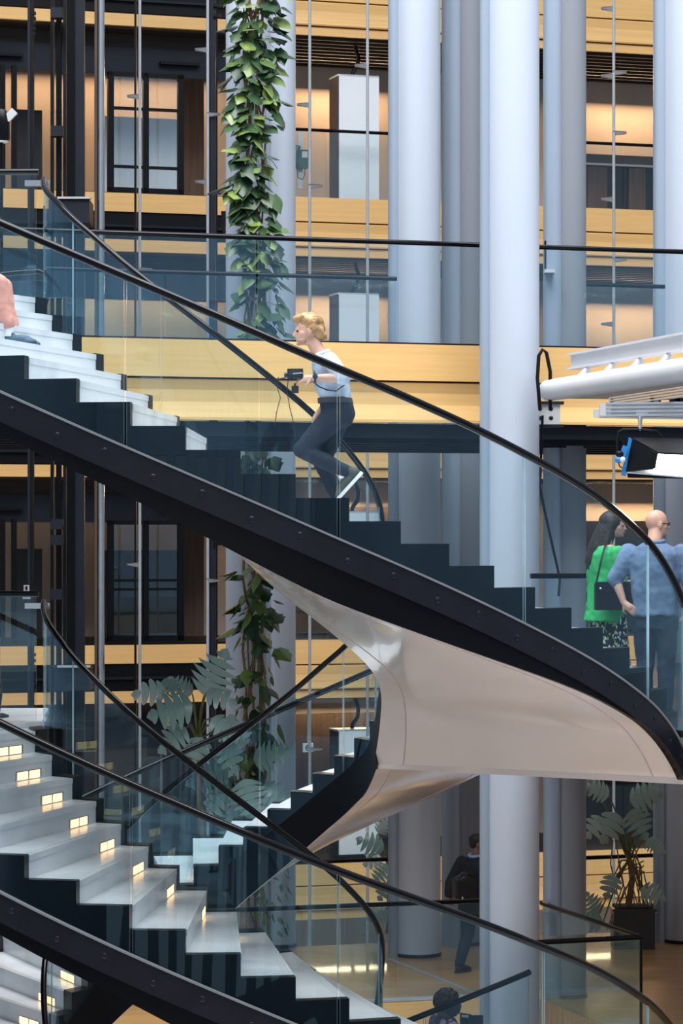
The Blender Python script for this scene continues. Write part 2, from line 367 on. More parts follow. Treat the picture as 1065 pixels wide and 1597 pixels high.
# ------------------------------------------------------------------ tension cables in front of the galleries
for px, lb, fins in ((218, 'thin steel cable in front of the left glazed doors', (150, 420, 880)), (324, 'thin steel cable beside the black post left of the climbing plant', (77, 178, 283, 905)),
                 (483, 'thin steel cable just right of the climbing plant', (163, 290, 900, 1168)), (573, 'thin steel cable in front of the white cabinets', (102, 560, 700)),
                 (957, 'thin steel cable in front of the right-hand gallery', (13, 113, 118, 207, 310, 405, 505, 1475))):
    Yc = 42.5; x = (px - 532.5) * Yc / FPX
    t = thing('tension_cable', lb, 'cable', (x, Yc, 0))
    MB().tube([(0, 0, -3.7), (0, 0, 24)], 0.022, 8).build('rod', 'cable', t, smooth=True)
    for i, py in enumerate(fins):
        z = CZ + (HZ - py) * Yc / FPX; d = 1 if i % 2 else -1
        MB().add([(-.02, -.03, z + .03), (.19*d, -.05, z + .012), (.19*d, .03, z - .005), (-.02, .03, z - .03)], [(0,1,2,3)]).add([(-.02, -.03, z + .02), (.19*d, -.05, z + .0), (.19*d, .03, z - .017), (-.02, .03, z - .045)], [(3,2,1,0)]).build('clip_fin', 'white_paint', t)

# ------------------------------------------------------------------ columns
def column(pl, pr, Y, label, strip=None, zb=0.0, m='column'):
    x0, x1 = (pl - 532.5) * Y / FPX, (pr - 532.5) * Y / FPX; r = (x1 - x0) / 2
    t = thing('column', label, 'column', ((x0 + x1) / 2, Y, zb), group='tall cylindrical columns')
    MB().lathe([(r, 0.0), (r, 26 - zb)], n=48)  .build('shaft', m, t, smooth=True)
    MB().lathe([(r + .012, 0.0), (r + .012, .03), (r + .003, .045)], n=48).build('base_ring', 'steel_blue', t, smooth=True)
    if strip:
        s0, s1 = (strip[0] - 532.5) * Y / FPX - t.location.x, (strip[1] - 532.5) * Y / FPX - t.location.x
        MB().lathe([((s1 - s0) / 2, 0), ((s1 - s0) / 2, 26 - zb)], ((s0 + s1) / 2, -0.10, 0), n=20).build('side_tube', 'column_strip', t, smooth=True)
    return t
column(352, 418, 36.2, 'pale grey column wrapped by the climbing plant')
column(412, 461, 37.4, 'slender pale column just right of the climbing plant', (412, 430))
column(615, 687, 36.6, 'pale column standing left of the man in the suit', (605, 625))
column(700, 752, 37.6, 'shaded column behind the man in the suit', (688, 722), m='column_shaded')
column(757, 841, 30.75, 'nearest bright column that the walkway glass meets', (747, 765))
column(862, 914, 33.3, 'dark shaded column right of the nearest bright column', (846, 876), m='column_shaded')
column(1030, 1118, 37.9, 'pale column at the right edge behind the white gantry', (1017, 1040))
# cable tube and small bracket on the rear column
bx = P(856, 424, 33.0)
t = thing('wall_bracket', 'small grey bracket fixed to the dark shaded column', 'bracket', bx)
MB().box((-.06, -.12, -.02), (.06, .12, .02)).build('plate', 'panel_grey', t); MB().tube([(-.05, -.1, 0), (-.05, -.1, .35)], .012, 8).build('rod', 'frame_black', t)

# ------------------------------------------------------------------ upper bridge
BY = 31.0
br = thing('bridge', 'pale wood clad walkway bridge with glass guards crossing behind the man', 'bridge', (0, BY, 0), YAW)
def bu(px, d=0.0): return plane_uv(BY, px, HZ, d)[0]
BZ = 7.5; u0, u1 = bu(-450), bu(1400)
MB().box((u0, 0.06, BZ - .62), (u1, 4.3, BZ - .02)).build('deck_slab', 'frame_black', br)
MB().box((u0, 0.0, BZ - .40), (bu(762), 0.07, BZ + .0)).build('fascia_board', 'wood', br)
MB().box((bu(838), 0.0, BZ - .40), (u1, 0.07, BZ + .0)).build('fascia_board', 'wood', br)
for a, b in ((u0, bu(762)), (bu(838), u1)):
    z1, z0 = BZ - .415, BZ - .86
    prof = [(0.05, z1), (0.02, z1 - .01), (0.05, z1 - .12), (0.045, z1 - .25), (0.0, z0 + .03), (0.0, z0), (.12, z0), (.12, z1)]
    n = len(prof)
    MB().add([(a, d, z) for d, z in prof] + [(b, d, z) for d, z in prof], [tuple(range(n)), tuple(range(2*n-1, n-1, -1))] + [(i, (i+1) % n, n + (i+1) % n, n + i) for i in range(n)]).build('fascia_board', 'wood', br)
MB().box((u0, .1, BZ - 1.02), (u1, 4.2, BZ - .87)).build('soffit_beam', 'steel_blue', br)
for i in range(5):
    MB().box((u0, .4 + i*.8, BZ - 1.08), (u1, .5 + i*.8, BZ - 1.02)).build('soffit_rib', 'steel_blue', br)
for a, b in ((-450, -160), (-160, 118), (118, 402), (402, 757), (842, 1120), (1120, 1400)):
    MB().box((bu(a) + .012, 0.03, BZ), (bu(b) - .012, 0.048, BZ + 1.10)).build('glass_pane', ['glass_bridge'], br)
for a, b in ((-450, 757), (842, 1400)):
    MB().tube([(bu(a), .04, BZ + 1.12), (bu(b), .04, BZ + 1.12)], .028, 10).build('handrail', 'rail_black', br, smooth=True)
    MB().box((bu(a), .02, BZ - .005), (bu(b), .06, BZ + .02)).build('glass_channel', 'steel_blue', br)
for a, b in ((70, 618), (905, 1036)):
    aa, bb = bu(a, 4.25), bu(b, 4.25)
    MB().tube([(aa, 4.25, BZ + 1.12), (bb, 4.25, BZ + 1.12)], .028, 10).build('handrail', 'rail_black', br, smooth=True)
    n = 3 if b < 700 else 1
    for i in range(n):
        MB().box((lerp(aa, bb, i/n) + .01, 4.24, BZ), (lerp(aa, bb, (i+1)/n) - .01, 4.256, BZ + 1.10)).build('glass_pane', 'glass_flat', br)

# ------------------------------------------------------------------ atrium floor guards
def guard(label, pts, z, n=1, cat='railing', post_end=False):
    t = thing('floor_guard', label, cat, (pts[0][0], pts[0][1], z)); o = Vector((pts[0][0], pts[0][1], 0))
    for a, b in zip(pts, pts[1:]):
        a, b = Vector((*a, 0)) - o, Vector((*b, 0)) - o
        for i in range(n):
            p, q = a.lerp(b, i/n), a.lerp(b, (i+1)/n); e = (q - p).normalized() * .01
            MB().bar(p + e + Vector((0,0,.56)), q - e + Vector((0,0,.56)), .016, 1.08).build('glass_pane', 'glass_flat', t)
    MB().tube([Vector((*p, 1.12)) - o for p in pts], .028, 8).build('handrail', 'rail_black', t, smooth=True)
    if post_end:
        for p in pts[1:2]:
            MB().tube([Vector((*p, 0)) - o, Vector((*p, 1.12)) - o], .016, 8).build('post', 'rail_black', t, smooth=True)
    return t
guard('glass guard with black rail along the open front edge of the wooden floor', [(-1.52, 32.40), (1.74, 33.36)], 0, 3)
def bk(px, Y0=37.9):
    p = plane_xy(Y0, plane_uv(Y0, px, HZ)[0]); return (p.x, p.y)
guard('glass guard behind the slender column at the back of the wooden floor', [bk(455, 37.4), bk(620, 37.4)], 0, 2)
guard('glass guard in front of the plant at the lower right', [bk(905, 36.7), bk(1034, 36.7)], 0, 1)
guard('angled glass guard with dark rail on the wooden floor at the lower right', [(2.33, 33.1), (3.19, 30.3), (2.05, 29.9)], 0, 1, post_end=True)
# ------------------------------------------------------------------ the helical staircase
SX, SYc, RO, RI, N, HH = -1.14, 25.3, 4.2, 1.5, 21, 3.75
TIN = smooth_tab([(0, -88), (.07, -62), (.165, -40), (.275, -19), (.5, 23), (.67, 53), (.79, 76), (.86, 90), (1.0, 106)], 6)
DEPT = smooth_tab([(0, 1.52), (.33, 1.6), (.5, 1.74), (.62, 1.67), (.77, 1.53), (.88, 1.46), (1, 1.46)], 20)
def ring(r, th): return Vector((SX + r * sin(R(th)), SYc - r * cos(R(th)), 0))
CT = smooth_tab([(0, 0), (.52, 0), (.70, .035), (.80, .065), (.90, .075), (1, 0)], 8)
CE = smooth_tab([(0, 0), (.48, 0), (.66, .045), (.78, .060), (.90, .035), (1, 0)], 8)
class Flight:
    def __init__(s, top, rot): s.top, s.rot = top, rot
    def out_th(s, t):
        if s.rot and t < .25: return s.rot - 45.5 + 118.7 * t
        return s.rot - 45.5 + 118.7 * t
    def in_th(s, t):
        th = interp(TIN, t)
        if s.rot: th = max(th, -76 + t * 180)
        return s.rot + th
    def S(s, t, u):
        a, b = ring(RO, s.out_th(t)), ring(RI, s.in_th(t)); return a.lerp(b, u)
    def base(s, t): return s.top + 1.06 - HH * t + (0 if s.rot else interp(CT, t))
    def rail(s, t): return s.base(t) + (0 if s.rot else interp(CE, t))
    def zk(s, k): return s.top - .045 - HH / N * k + (0 if s.rot or k >= N else interp(CT, min(1, (k + .5) / N)))
    def slab(s, t0, t1, u0, u1, zt, zb, nt=3, nu=1, mb=None, mi=0):
        """closed curved slab between two rulings; zt / zb are heights or functions of t"""
        mb = mb or MB(); ft = zt if callable(zt) else (lambda t: zt); fb = zb if callable(zb) else (lambda t: zb)
        vs = []; 
        for i in range(nt + 1):
            t = lerp(t0, t1, i / nt)
            for j in range(nu + 1):
                p = s.S(t, lerp(u0, u1, j / nu)); vs.append((p.x, p.y, ft(t))); vs.append((p.x, p.y, fb(t)))
        W = 2 * (nu + 1); fs = []
        I = lambda i, j, b: i * W + 2 * j + b
        for i in range(nt):
            for j in range(nu):
                fs.append((I(i,j,0), I(i+1,j,0), I(i+1,j+1,0), I(i,j+1,0))); fs.append((I(i,j,1), I(i,j+1,1), I(i+1,j+1,1), I(i+1,j,1)))
            fs.append((I(i,0,0), I(i,0,1), I(i+1,0,1), I(i+1,0,0))); fs.append((I(i,nu,0), I(i+1,nu,0), I(i+1,nu,1), I(i,nu,1)))
        for j in range(nu):
            fs.append((I(0,j,0), I(0,j+1,0), I(0,j+1,1), I(0,j,1))); fs.append((I(nt,j,0), I(nt,j,1), I(nt,j+1,1), I(nt,j+1,0)))
        return mb.add(vs, fs, mi)
bolt_mesh = MB().lathe([(.024, 0), (.024, .003), (.019, .007), (.008, .009), (.001, .0095)], n=10).mesh('bolt', 'steel_band', True)
def make_flight(top, rot, label, tmax=1.0, back=False, outer_cuts=(), inner_cuts=(), lights=True, tin0=0.0):
    f = Flight(top, rot); root = thing('staircase', label, 'staircase', (0, 0, 0))
    kmax = int(round(N * tmax))
    d = lambda t: f.base(t) - interp(DEPT, t)
    for k in range(kmax):
        t0, t1, z = k / N, (k + 1) / N, f.zk(k)
        tr = f.slab(t0 - .004, t1 + .0008, .05, .925, z, z - .045, 3, 3).build('tread', 'marble', root)
        gm = MB()
        for q in (.012, .020, .028): f.slab(t1 + .002 - q * .35, t1 + .0027 - q * .35, .07, .91, z + .0015, z - .002, 1, 2, gm)
        gm.build('grip_strip', 'panel_grey', tr)
        rs = f.slab(t1 - .006, t1, .052, .924, z - .045, f.zk(k + 1), 1, 3).build('riser', 'marble', root)
        f.slab(t0, t1, .012, .050, z + .010, lambda t: max(z - .47, d(t) + .04), 3, 1).build('outer_cheek', 'steel_black', root)
        f.slab(t0, t1, .925, .992, z + .010, lambda t: max(z - .52, d(t) + .04), 3, 1).build('inner_cheek', 'steel_black', root)
        if lights:
            for a, b in ((.715, .777), (.787, .849)):
                f.slab(t1 + .0002, t1 + .0012, a, b, z - .105, z - .170, 1, 1).build('step_light', 'lamp_warm', rs)
            f.slab(t1 + .0001, t1 + .0008, .706, .858, z - .098, z - .176, 1, 1).build('light_frame', 'chrome', rs)
    nn = int(72 * tmax)
    st = f.slab(0, tmax, -.014, .012, lambda t: f.base(t) - 1.27, lambda t: f.base(t) - 1.49, nn, 1).build('outer_stringer', 'steel_band', root, smooth=True)
    f.slab(0, tmax, -.004, .012, lambda t: f.base(t) - 1.49, lambda t: d(t) + (.03 if back else -.02), nn, 1).build('stringer_web', 'steel_black', root, smooth=True)
    f.slab(0, tmax, -.018, -.002, lambda t: f.base(t) - 1.255, lambda t: f.base(t) - 1.272, nn, 1).build('glass_channel', 'channel', root, smooth=True)
    f.slab(0, tmax, .992, 1.006, lambda t: f.base(t) - 1.15, lambda t: d(t) + .0, nn, 1).build('inner_stringer', 'steel_black', root, smooth=True)
    so = f.slab(0, tmax, -.018 if back else .0, 1.003, lambda t: d(t) + .02, lambda t: d(t) - .01, 90, 10).build('soffit', 'soffit', root, smooth=True)
    for a, b in ((.085, .0905), (.900, .9045)):
        f.slab(0, tmax, a, b, lambda t: d(t) + .0, lambda t: d(t) - .014, 90, 1).build('soffit_seam', 'seam', so, smooth=True)
    for i in range(int(24 * tmax)):
        t = (i + .5) / 24; p = f.S(t, -.014); p.z = f.base(t) - (1.36 if i % 2 else 1.40)
        link('bolt', bolt_mesh, st, loc=p, rot=(R(90), 0, R(f.out_th(t))))
    # balustrades
    def panels(u, cuts, name, wave='glass'):
        th = .0055 if u < .5 else .0055
        for a, b in zip(cuts, cuts[1:]):
            n = max(3, int((b - a) * 60))
            mb = MB(); f.slab(a + .0012, b - .0012, u - th / 2, u + th / 2, lambda t: f.rail(t) - .01, lambda t: f.base(t) - (1.26 if u < .5 else 1.16), n, 1, mb)
            mb.mi[-2:] = [1, 1]
            mb.build(name, [wave, 'glass_edge'], root, smooth=True)
    panels(-.006, [c for c in outer_cuts if c <= tmax + 1e-6], 'outer_glass')
    panels(.999, [c for c in inner_cuts if c <= tmax + 1e-6], 'inner_glass')
    def rl(u, a, b):
        return [Vector((*f.S(lerp(a, b, i/70), u).xy, f.rail(lerp(a, b, i/70)))) for i in range(71)]
    MB().tube(rl(-.006, 0, tmax), .031, 12).build('outer_handrail', 'rail_black', root, smooth=True)
    MB().tube(rl(.999, tin0, tmax), .027, 12).build('inner_handrail', 'rail_black', root, smooth=True)
    return f, root
OC = [0.0, .146, .330, .513, .697, .885, 1.0]
IC = [0.0, .12, .30, .47, .64, .80, 1.0]
fA, A = make_flight(F[2], 0, 'upper curved stair flight with black stringer that the photographer climbs', 1.0, False, OC, IC, lights=False)
fB, B = make_flight(F[1], 0, 'lower front stair flight with white marble treads and warm step lights', 1.0, False, [0, .16, .335, .513, .72, .885, 1.0], IC)
fC, C = make_flight(F[1], 180, 'rear stair flight turning under the pale soffit down to the left', 1.0, True, OC, [0.0, .12, .30, .47, .64, .80, 1.0])
fD, D = make_flight(F[0], 180, 'lowest rear stair flight dropping below the wooden floor behind the curly-haired person', 0.6, True, OC[:5], IC[:5], lights=False)
# ------------------------------------------------------------------ stair landings
def landing_right(z, label, zt=0.455):
    t = thing('stair_landing', label, 'landing')
    a, b, c = ring(RI, 106), ring(RO, 72.9), ring(RO, 134)
    poly = [a.xy[:], b.xy[:], (12, 24.05), (12, 37.5), (2.5, 36.6), (2.35, 31.6), (2.2, 29.6), c.xy[:]]
    MB().prism(poly, z - .06, z).build('deck', 'stone_dark', t)
    MB().prism(poly, z - zt, z - .06).build('soffit', 'soffit', t)
    MB().bar((b.x + .02, b.y - .02, z - .2), (12, 24.03, z - .2), .03, .38).build('edge_plate', 'steel_black', t)
    return t
landing_right(F[1], 'landing at the foot of the upper flight where two people talk')
def landing_left(z, label, f, gl):
    t = thing('stair_landing', label, 'landing')
    a, b = f.S(0, 0), f.S(0, 1)
    poly = [a.xy[:], (-9, a.y), (-9, 27.2), (-2.8, 27.2), (b.x - .02, b.y)]
    MB().prism(poly, z - .06, z).build('deck', 'marble', t)
    MB().prism(poly, z - .40, z - .06).build('slab', 'steel_black', t)
    g = thing('landing_guard', gl, 'railing', (b.x - .05, b.y, z))
    zr = 1.13
    MB().tube([(-5, .25, zr), (0, 0.02, zr)], .028, 10).build('handrail', 'rail_black', g, smooth=True)
    for i, (p, q) in enumerate(((-5, -2.6), (-2.58, -.36), (-.34, -.02))):
        MB().bar((p, -p * .05, .57), (q, -q * .05, .57), .016, 1.1).build('glass_pane', 'glass_flat', g)
    for x in (-.36,): MB().tube([(x, -x*.05, 0), (x, -x*.05, zr)], .016, 8).build('post', 'rail_black', g, smooth=True)
    MB().box((-.12, -.02, zr - .13), (.10, .02, zr - .08)).build('glass_clip', 'chrome', g)
    return t
landing_left(F[2], 'upper landing at the left where the photographer is heading', fA, 'glass guard with straight black rail at the top left landing')
landing_left(F[1], 'lower left landing at the head of the lit steps', fB, 'glass guard with straight black rail beside the lower left landing')
# curved end of a guard rail beside the sitting person
t = thing('return_rail', 'short curved black guard rail behind the sitting person', 'railing', P(0, 480, 25.6))
q = [P(x, y, 25.6) - P(0, 480, 25.6) for x, y in ((-160, 440), (-20, 430), (30, 425), (60, 423), (72, 428), (78, 441), (76, 455), (72, 468), (68, 482))]
MB().tube(q, .024, 10).build('handrail', 'rail_black', t, smooth=True)
MB().bar(q[0] + Vector((0, 0, -.35)), q[4] + Vector((0, 0, -.35)), .016, .6).build('glass_pane', 'glass_flat', t)
# guard at the back of the right landing
guard('glass guard with black rail behind the woman in green', [(2.0, 30.1), (2.85, 30.35)], F[1] + .1, 1)
# ------------------------------------------------------------------ glass lift shaft at the left
LY = 41.5
def lx(px): return (px - 532.5) * LY / FPX
def lz(py): return CZ + (HZ - py) * LY / FPX
t = thing('lift_shaft', 'dark steel guide rails and masts of the lift at the left edge', 'lift', (lx(95), LY, -3.75))
ox = lx(95)
for a, b, m, dy in ((43, 47, 'steel_blue', 0), (47, 52, 'frame_black', .02), (72, 77, 'frame_black', .6), (82, 90, 'steel_black', .5), (92, 97, 'steel_blue', .6), (102, 114, 'steel_black', .2), (114, 129, 'steel_blue', .25), (139, 147, 'wall_brown', .9), (200, 203, 'frame_black', 1.2)):
    MB().box((lx(a) - ox, dy, 0.01), (lx(b) - ox, dy + .12, 27)).build('guide_rail', m, t)
MB().tube([(lx(160) - ox, -.2, .01), (lx(160) - ox, -.2, 27)], .045, 12).build('chrome_pole', 'chrome', t, smooth=True)
MB().box((lx(153) - ox, -.15, .01), (lx(157) - ox, -.08, 27)).build('guide_rail', 'frame_black', t)
for z in (lz(313), lz(1040)):
    zz = z + 3.75
    MB().box((lx(78) - ox, -.2, zz - .34), (lx(141) - ox, .5, zz)).build('platform_box', 'steel_blue', t)
    MB().box((lx(92) - ox, -.25, zz), (lx(143) - ox, -.1, zz + .03)).build('platform_lip', 'cable', t)
for py in (20, 205, 820, 845, 930):
    zz = lz(py) + 3.75
    MB().box((lx(78) - ox, .1, zz - .05), (lx(96) - ox, .3, zz + .10)).build('rail_bracket', 'steel_blue', t)
for px, pys in ((52, range(20, 60, 8)), (52, range(1020, 1080, 9)), (155, range(1016, 1050, 8))):
    for py in pys:
        MB().box((lx(px) - ox, -.06, lz(py) + 3.72), (lx(px + 4) - ox, .02, lz(py) + 3.76)).build('clip', 'frame_black', t)
# dark post beside the climbing plant
t = thing('steel_post', 'black steel post carrying a cable left of the climbing plant', 'post', ((331 - 532.5) * 42.6 / FPX, 42.6, -3.75))
MB().box((-.055, -.05, 0), (.055, .05, 27)).build('shaft', 'steel_blue', t)
MB().tube([(.07, -.06, 0), (.07, -.06, 27)], .012, 6).build('cable', 'frame_black', t)
for z in (9.0, 9.15, 9.3, 16.9, 17.05, 17.2, 17.35, 6.2, 6.35):
    MB().box((.02, -.1, z), (.13, .0, z + .05)).build('clamp', 'frame_black', t)
# black outrigger brackets behind the ivy
for py, lb in ((340, 'black outrigger bracket behind the ivy on the upper left gallery'), (1045, 'black outrigger bracket beside the ivy near the monstera')):
    p = P(358, py, 40.5)
    t = thing('outrigger', lb, 'bracket', p)
    MB().box((-.12, 0, -.14), (.10, 7.75, .10)).build('arm', 'frame_black', t); MB().tube([(.0, 0, .05), (.25, -.5, .0)], .06, 8).build('spigot', 'steel_blue', t, smooth=True)

# ------------------------------------------------------------------ lamp on a pole and a stanchion at the left edge
p = P(2, 300, 26.6)
t = thing('spotlight', 'black dome shaped lamp head on a thin pole at the top left edge', 'lamp', Vector((p.x, p.y, F[2])))
zz = P(2, 220, 26.6).z - F[2]
MB().lathe([(.075, 0), (.082, .03), (.082, .17), (.07, .25), (.045, .29), (.01, .30)], (0, 0, zz), 20).build('head', 'steel_black', t, smooth=True)
MB().lathe([(.055, -.015), (.07, .0), (.07, .01)], (0, 0, zz), 16).build('lens', 'panel_grey', t, smooth=True)
MB().tube([(.0, .0, 0.0), (0, 0, zz)], .018, 8).build('pole', 'steel_black', t, smooth=True)
MB().bar((.05, -.02, zz + .2), (.13, -.02, zz + .28), .05, .07).build('bracket', 'panel_grey', t)
p = P(-4, 1113, 25.8)
t = thing('stanchion', 'black bulging stanchion on a flat base at the left edge of the landing', 'post', Vector((p.x, p.y, F[1])))
MB().lathe([(.105, 0), (.105, .02), (.06, .035)], n=24).build('base', 'steel_black', t, smooth=True)
MB().lathe([(.02, .03), (.03, .08), (.045, .2), (.035, .36), (.018, .45), (.018, .9), (.01, .92)], n=20).build('body', 'steel_black', t, smooth=True)
p = P(42, 922, 25.6)
t = thing('notice_plate', 'small white notice plate clipped to the lower landing guard', 'sign', p)
MB().box((-.035, -.03, -.07), (.035, -.02, .0)).build('clip', 'panel_grey', t); MB().box((-.025, -.04, .0), (.025, -.03, .055)).build('plate', 'white_paint', t)
MB().box((-.009, -.043, .012), (.009, -.0405, .045)).build('mark', 'frame_black', t)

# ------------------------------------------------------------------ white gantry at the right
a, b = P(856, 609, 30.35), P(1130, 566, 25.6)
t = thing('gantry', 'white tubular gantry reaching out from the nearest column at the right', 'gantry', a)
d = (b - a); d.z = 0; dirn = d.normalized(); L = d.length; side = Vector((dirn.y, -dirn.x, 0))
if side.y > 0: side = -side
zt = 0.0
MB().tube([(0, 0, 0), dirn * L], .115, 24).build('main_tube', 'white_paint', t, smooth=True)
p0 = dirn * .15 - side * .22 + Vector((0, 0, .30)); p1 = dirn * L - side * .22 + Vector((0, 0, .30))
bm_ = MB(); bm_.bar(p0, p1, .05, .15); bm_.bar(p0 + Vector((0, 0, .075)), p1 + Vector((0, 0, .075)), .14, .02); bm_.bar(p0 - Vector((0, 0, .075)), p1 - Vector((0, 0, .075)), .14, .02)
bm_.build('top_rail', 'white_paint', t)
for i in range(7):
    q = dirn * (.7 + i * .78); MB().tube([q, q - side * .2 + Vector((0, 0, .2))], .035, 10).build('strut', 'white_paint', t, smooth=True)
back = -side
MB().add([Vector((0,0,-.10)) + dirn*.3, Vector((0,0,-.10)) + dirn*L, Vector((0,0,-.10)) + dirn*L + back*2.6, Vector((0,0,-.10)) + dirn*.3 + back*2.6,
          Vector((0,0,-.06)) + dirn*.3, Vector((0,0,-.06)) + dirn*L, Vector((0,0,-.06)) + dirn*L + back*2.6, Vector((0,0,-.06)) + dirn*.3 + back*2.6],
         [(0,3,2,1),(4,5,6,7),(0,1,5,4),(1,2,6,5),(2,3,7,6),(3,0,4,7)]).build('roof_panel', 'panel_grey', t)
# seat of the gantry on the column
t = thing('column_bracket', 'grey steel bracket under the gantry tube on the column', 'bracket', P(850, 645, 30.9))
MB().box((-.14, -.05, -.12), (.16, .1, .1)).build('plate', 'panel_grey', t); MB().box((-.16, -.08, -.15), (.2, .14, -.12)).build('lower_flange', 'steel_blue', t); MB().box((-.16, -.08, .1), (.2, .14, .13)).build('upper_flange', 'steel_blue', t)
for x, z in ((-.06, -.05), (.06, -.05), (-.06, .05), (.06, .05)): link('bolt', bolt_mesh, t, loc=(x, -.05, z), rot=(R(90), 0, 0))
pp = [P(x, y, 30.2) for x, y in ((842, 640), (838, 590), (840, 555), (846, 545), (852, 550), (858, 580), (858, 640))]
t = thing('hanging_hose', 'looped black hose between the nearest column and the gantry', 'hose', pp[0])
MB().tube([p - pp[0] for p in pp], .02, 8).build('tube', 'frame_black', t, smooth=True)
pp = [P(x, y, 30.75) for x, y in ((846, 648), (842, 760), (850, 800), (860, 845), (868, 880), (873, 905), (871, 930))]
t = thing('hanging_cable', 'thin dark cable drooping beside the column behind the stair glass', 'cable', pp[0])
MB().tube([p - pp[0] for p in pp], .014, 8).build('tube', 'frame_black', t, smooth=True)

# ------------------------------------------------------------------ aluminium lighting rails and the studio lamp
def truss(name, label, a, b, h, dpt):
    t = thing(name, label, 'rail', a); v = b - a
    for z in (-h/2, -h/6, h/6, h/2):
        MB().bar(Vector((0, 0, z)), v + Vector((0, 0, z)), dpt, h * .16).build('chord', 'alu', t)
    MB().bar(Vector((0, .02, 0)), v + Vector((0, .02, 0)), dpt * .35, h).build('web', 'alu', t)
    e = v.normalized() * .05; MB().bar(-e, e, dpt * .8, h * 1.05).build('end_cap', 'panel_grey', t)
    return t
truss('lighting_rail', 'bright aluminium lighting rail holding the studio lamp', P(944, 639, 25.0), P(1110, 637, 25.0), .105, .09)
truss('lighting_rail', 'lower rear aluminium lighting rail behind the front one', P(934, 645, 26.4), P(1110, 648, 26.4), .07, .07)
truss('lighting_rail', 'slanting aluminium lighting rail above the studio lamp', P(955, 627, 27.5), P(1115, 604, 23.2), .075, .07)
for i, (x, y) in enumerate(((1022, 627), (1052, 618), (1060, 630))):
    t = thing('rail_trolley', ('small black trolley clamp on the slanting rail, %s' % ['nearest the lamp hook', 'between the other two', 'at the right edge'][i]), 'clamp', P(x, y, 25.6))
    MB().box((-.045, -.05, -.05), (.045, .05, .05)).build('block', 'frame_black', t); MB().lathe([(.022, -.01), (.022, .01)], (0, -.06, 0), 10).build('wheel', 'alu', t); MB().box((-.02, -.055, -.10), (.02, .0, -.05)).build('hook', 'alu', t)
LC = P(1020, 712, 25.0)
lamp = thing('studio_lamp', 'black studio softlight with barn doors and blue yoke glowing white', 'lamp', LC)
def lp(x, y, d=0): return P(x, y, 25.0 + d) - LC
# housing: shallow box that tips forward to the right
MB().add([lp(968, 684, .0), lp(979, 745, 0), lp(1150, 748, .0), lp(1150, 690, .0), lp(976, 690, .3), lp(984, 730, .35), lp(1150, 730, .35), lp(1150, 690, .3)],
         [(0,1,2,3),(4,7,6,5),(0,4,5,1),(1,5,6,2),(2,6,7,3),(3,7,4,0)]).build('housing', 'frame_black', lamp)
def sheet(pts, th=.012):
    n = len(pts); a = [Vector(p) for p in pts]; nrm = (a[1] - a[0]).cross(a[2] - a[0]).normalized() * th
    vs = a + [p + nrm for p in a]; return MB().add(vs, [tuple(range(n)), tuple(range(2*n-1, n-1, -1))] + [(i, (i+1) % n, n + (i+1) % n, n + i) for i in range(n)])
sheet([lp(987, 686, -.05), lp(977, 735, -.05), lp(1022, 731, -.30), lp(1026, 708, -.30)]).build('barn_door', 'frame_black', lamp)
sheet([lp(984, 684, -.05), lp(1026, 707, -.30), lp(1150, 714, -.30), lp(1150, 688, -.05)]).build('barn_door', 'frame_black', lamp)
sheet([lp(978, 738, -.05), lp(1150, 752, -.35), lp(1150, 742, -.05), lp(1030, 733, -.02)]).build('lower_door', 'white_paint', lamp)
sheet([lp(1022, 708, -.12), lp(1018, 738, -.12), lp(1150, 741, -.12), lp(1150, 713, -.12)], .01).build('diffuser', 'lamp_white', lamp)
sheet([lp(1036, 707, -.125), lp(1033, 739, -.125), lp(1034.2, 739, -.125), lp(1037.2, 707, -.125)], .006).build('diffuser_joint', 'frame_black', lamp)
MB().bar(lp(984, 683, -.02), lp(972, 742, -.02), .05, .04).build('side_frame', 'blue_plastic', lamp)
MB().bar(lp(976, 696, -.05), lp(968, 718, -.05), .06, .05).build('yoke_arm', 'blue_plastic', lamp)
MB().ball(lp(965, 717, -.08), .035, .03, .03).build('tilt_knob', 'blue_plastic', lamp, smooth=True)
MB().ball(lp(966, 708, -.08), .035, .03, .03).build('clutch', 'frame_black', lamp, smooth=True)
MB().ball(lp(971, 717, -.10), .026, .02, .026).build('cap', 'white_paint', lamp, smooth=True)
MB().tube([lp(964, 708), lp(963, 690), lp(965, 674), lp(972, 670), lp(1000, 670), lp(1024, 673), lp(1031, 682), lp(1031, 690)], .016, 8).build('yoke', 'frame_black', lamp, smooth=True)
MB().tube([lp(999, 646), lp(998, 658), lp(998, 672)], [.03, .018, .014], 8).build('spigot', 'alu', lamp, smooth=True)
MB().box(lp(991, 648, -.04), lp(1008, 640, .06)).build('rail_clamp', 'alu', lamp)
MB().tube([lp(964, 720), lp(966, 727), lp(972, 731), lp(975, 734)], .006, 6).build('cord', 'frame_black', lamp)
for x in (1001, 1021): MB().box(lp(x, 690, -.06), lp(x + 11, 684, -.02)).build('label_plate', 'white_paint', lamp)
area('studio_lamp_light', P(1075, 735, 24.6), (R(-25), 0, 0), .6, .25, 25, (1, .97, .92))
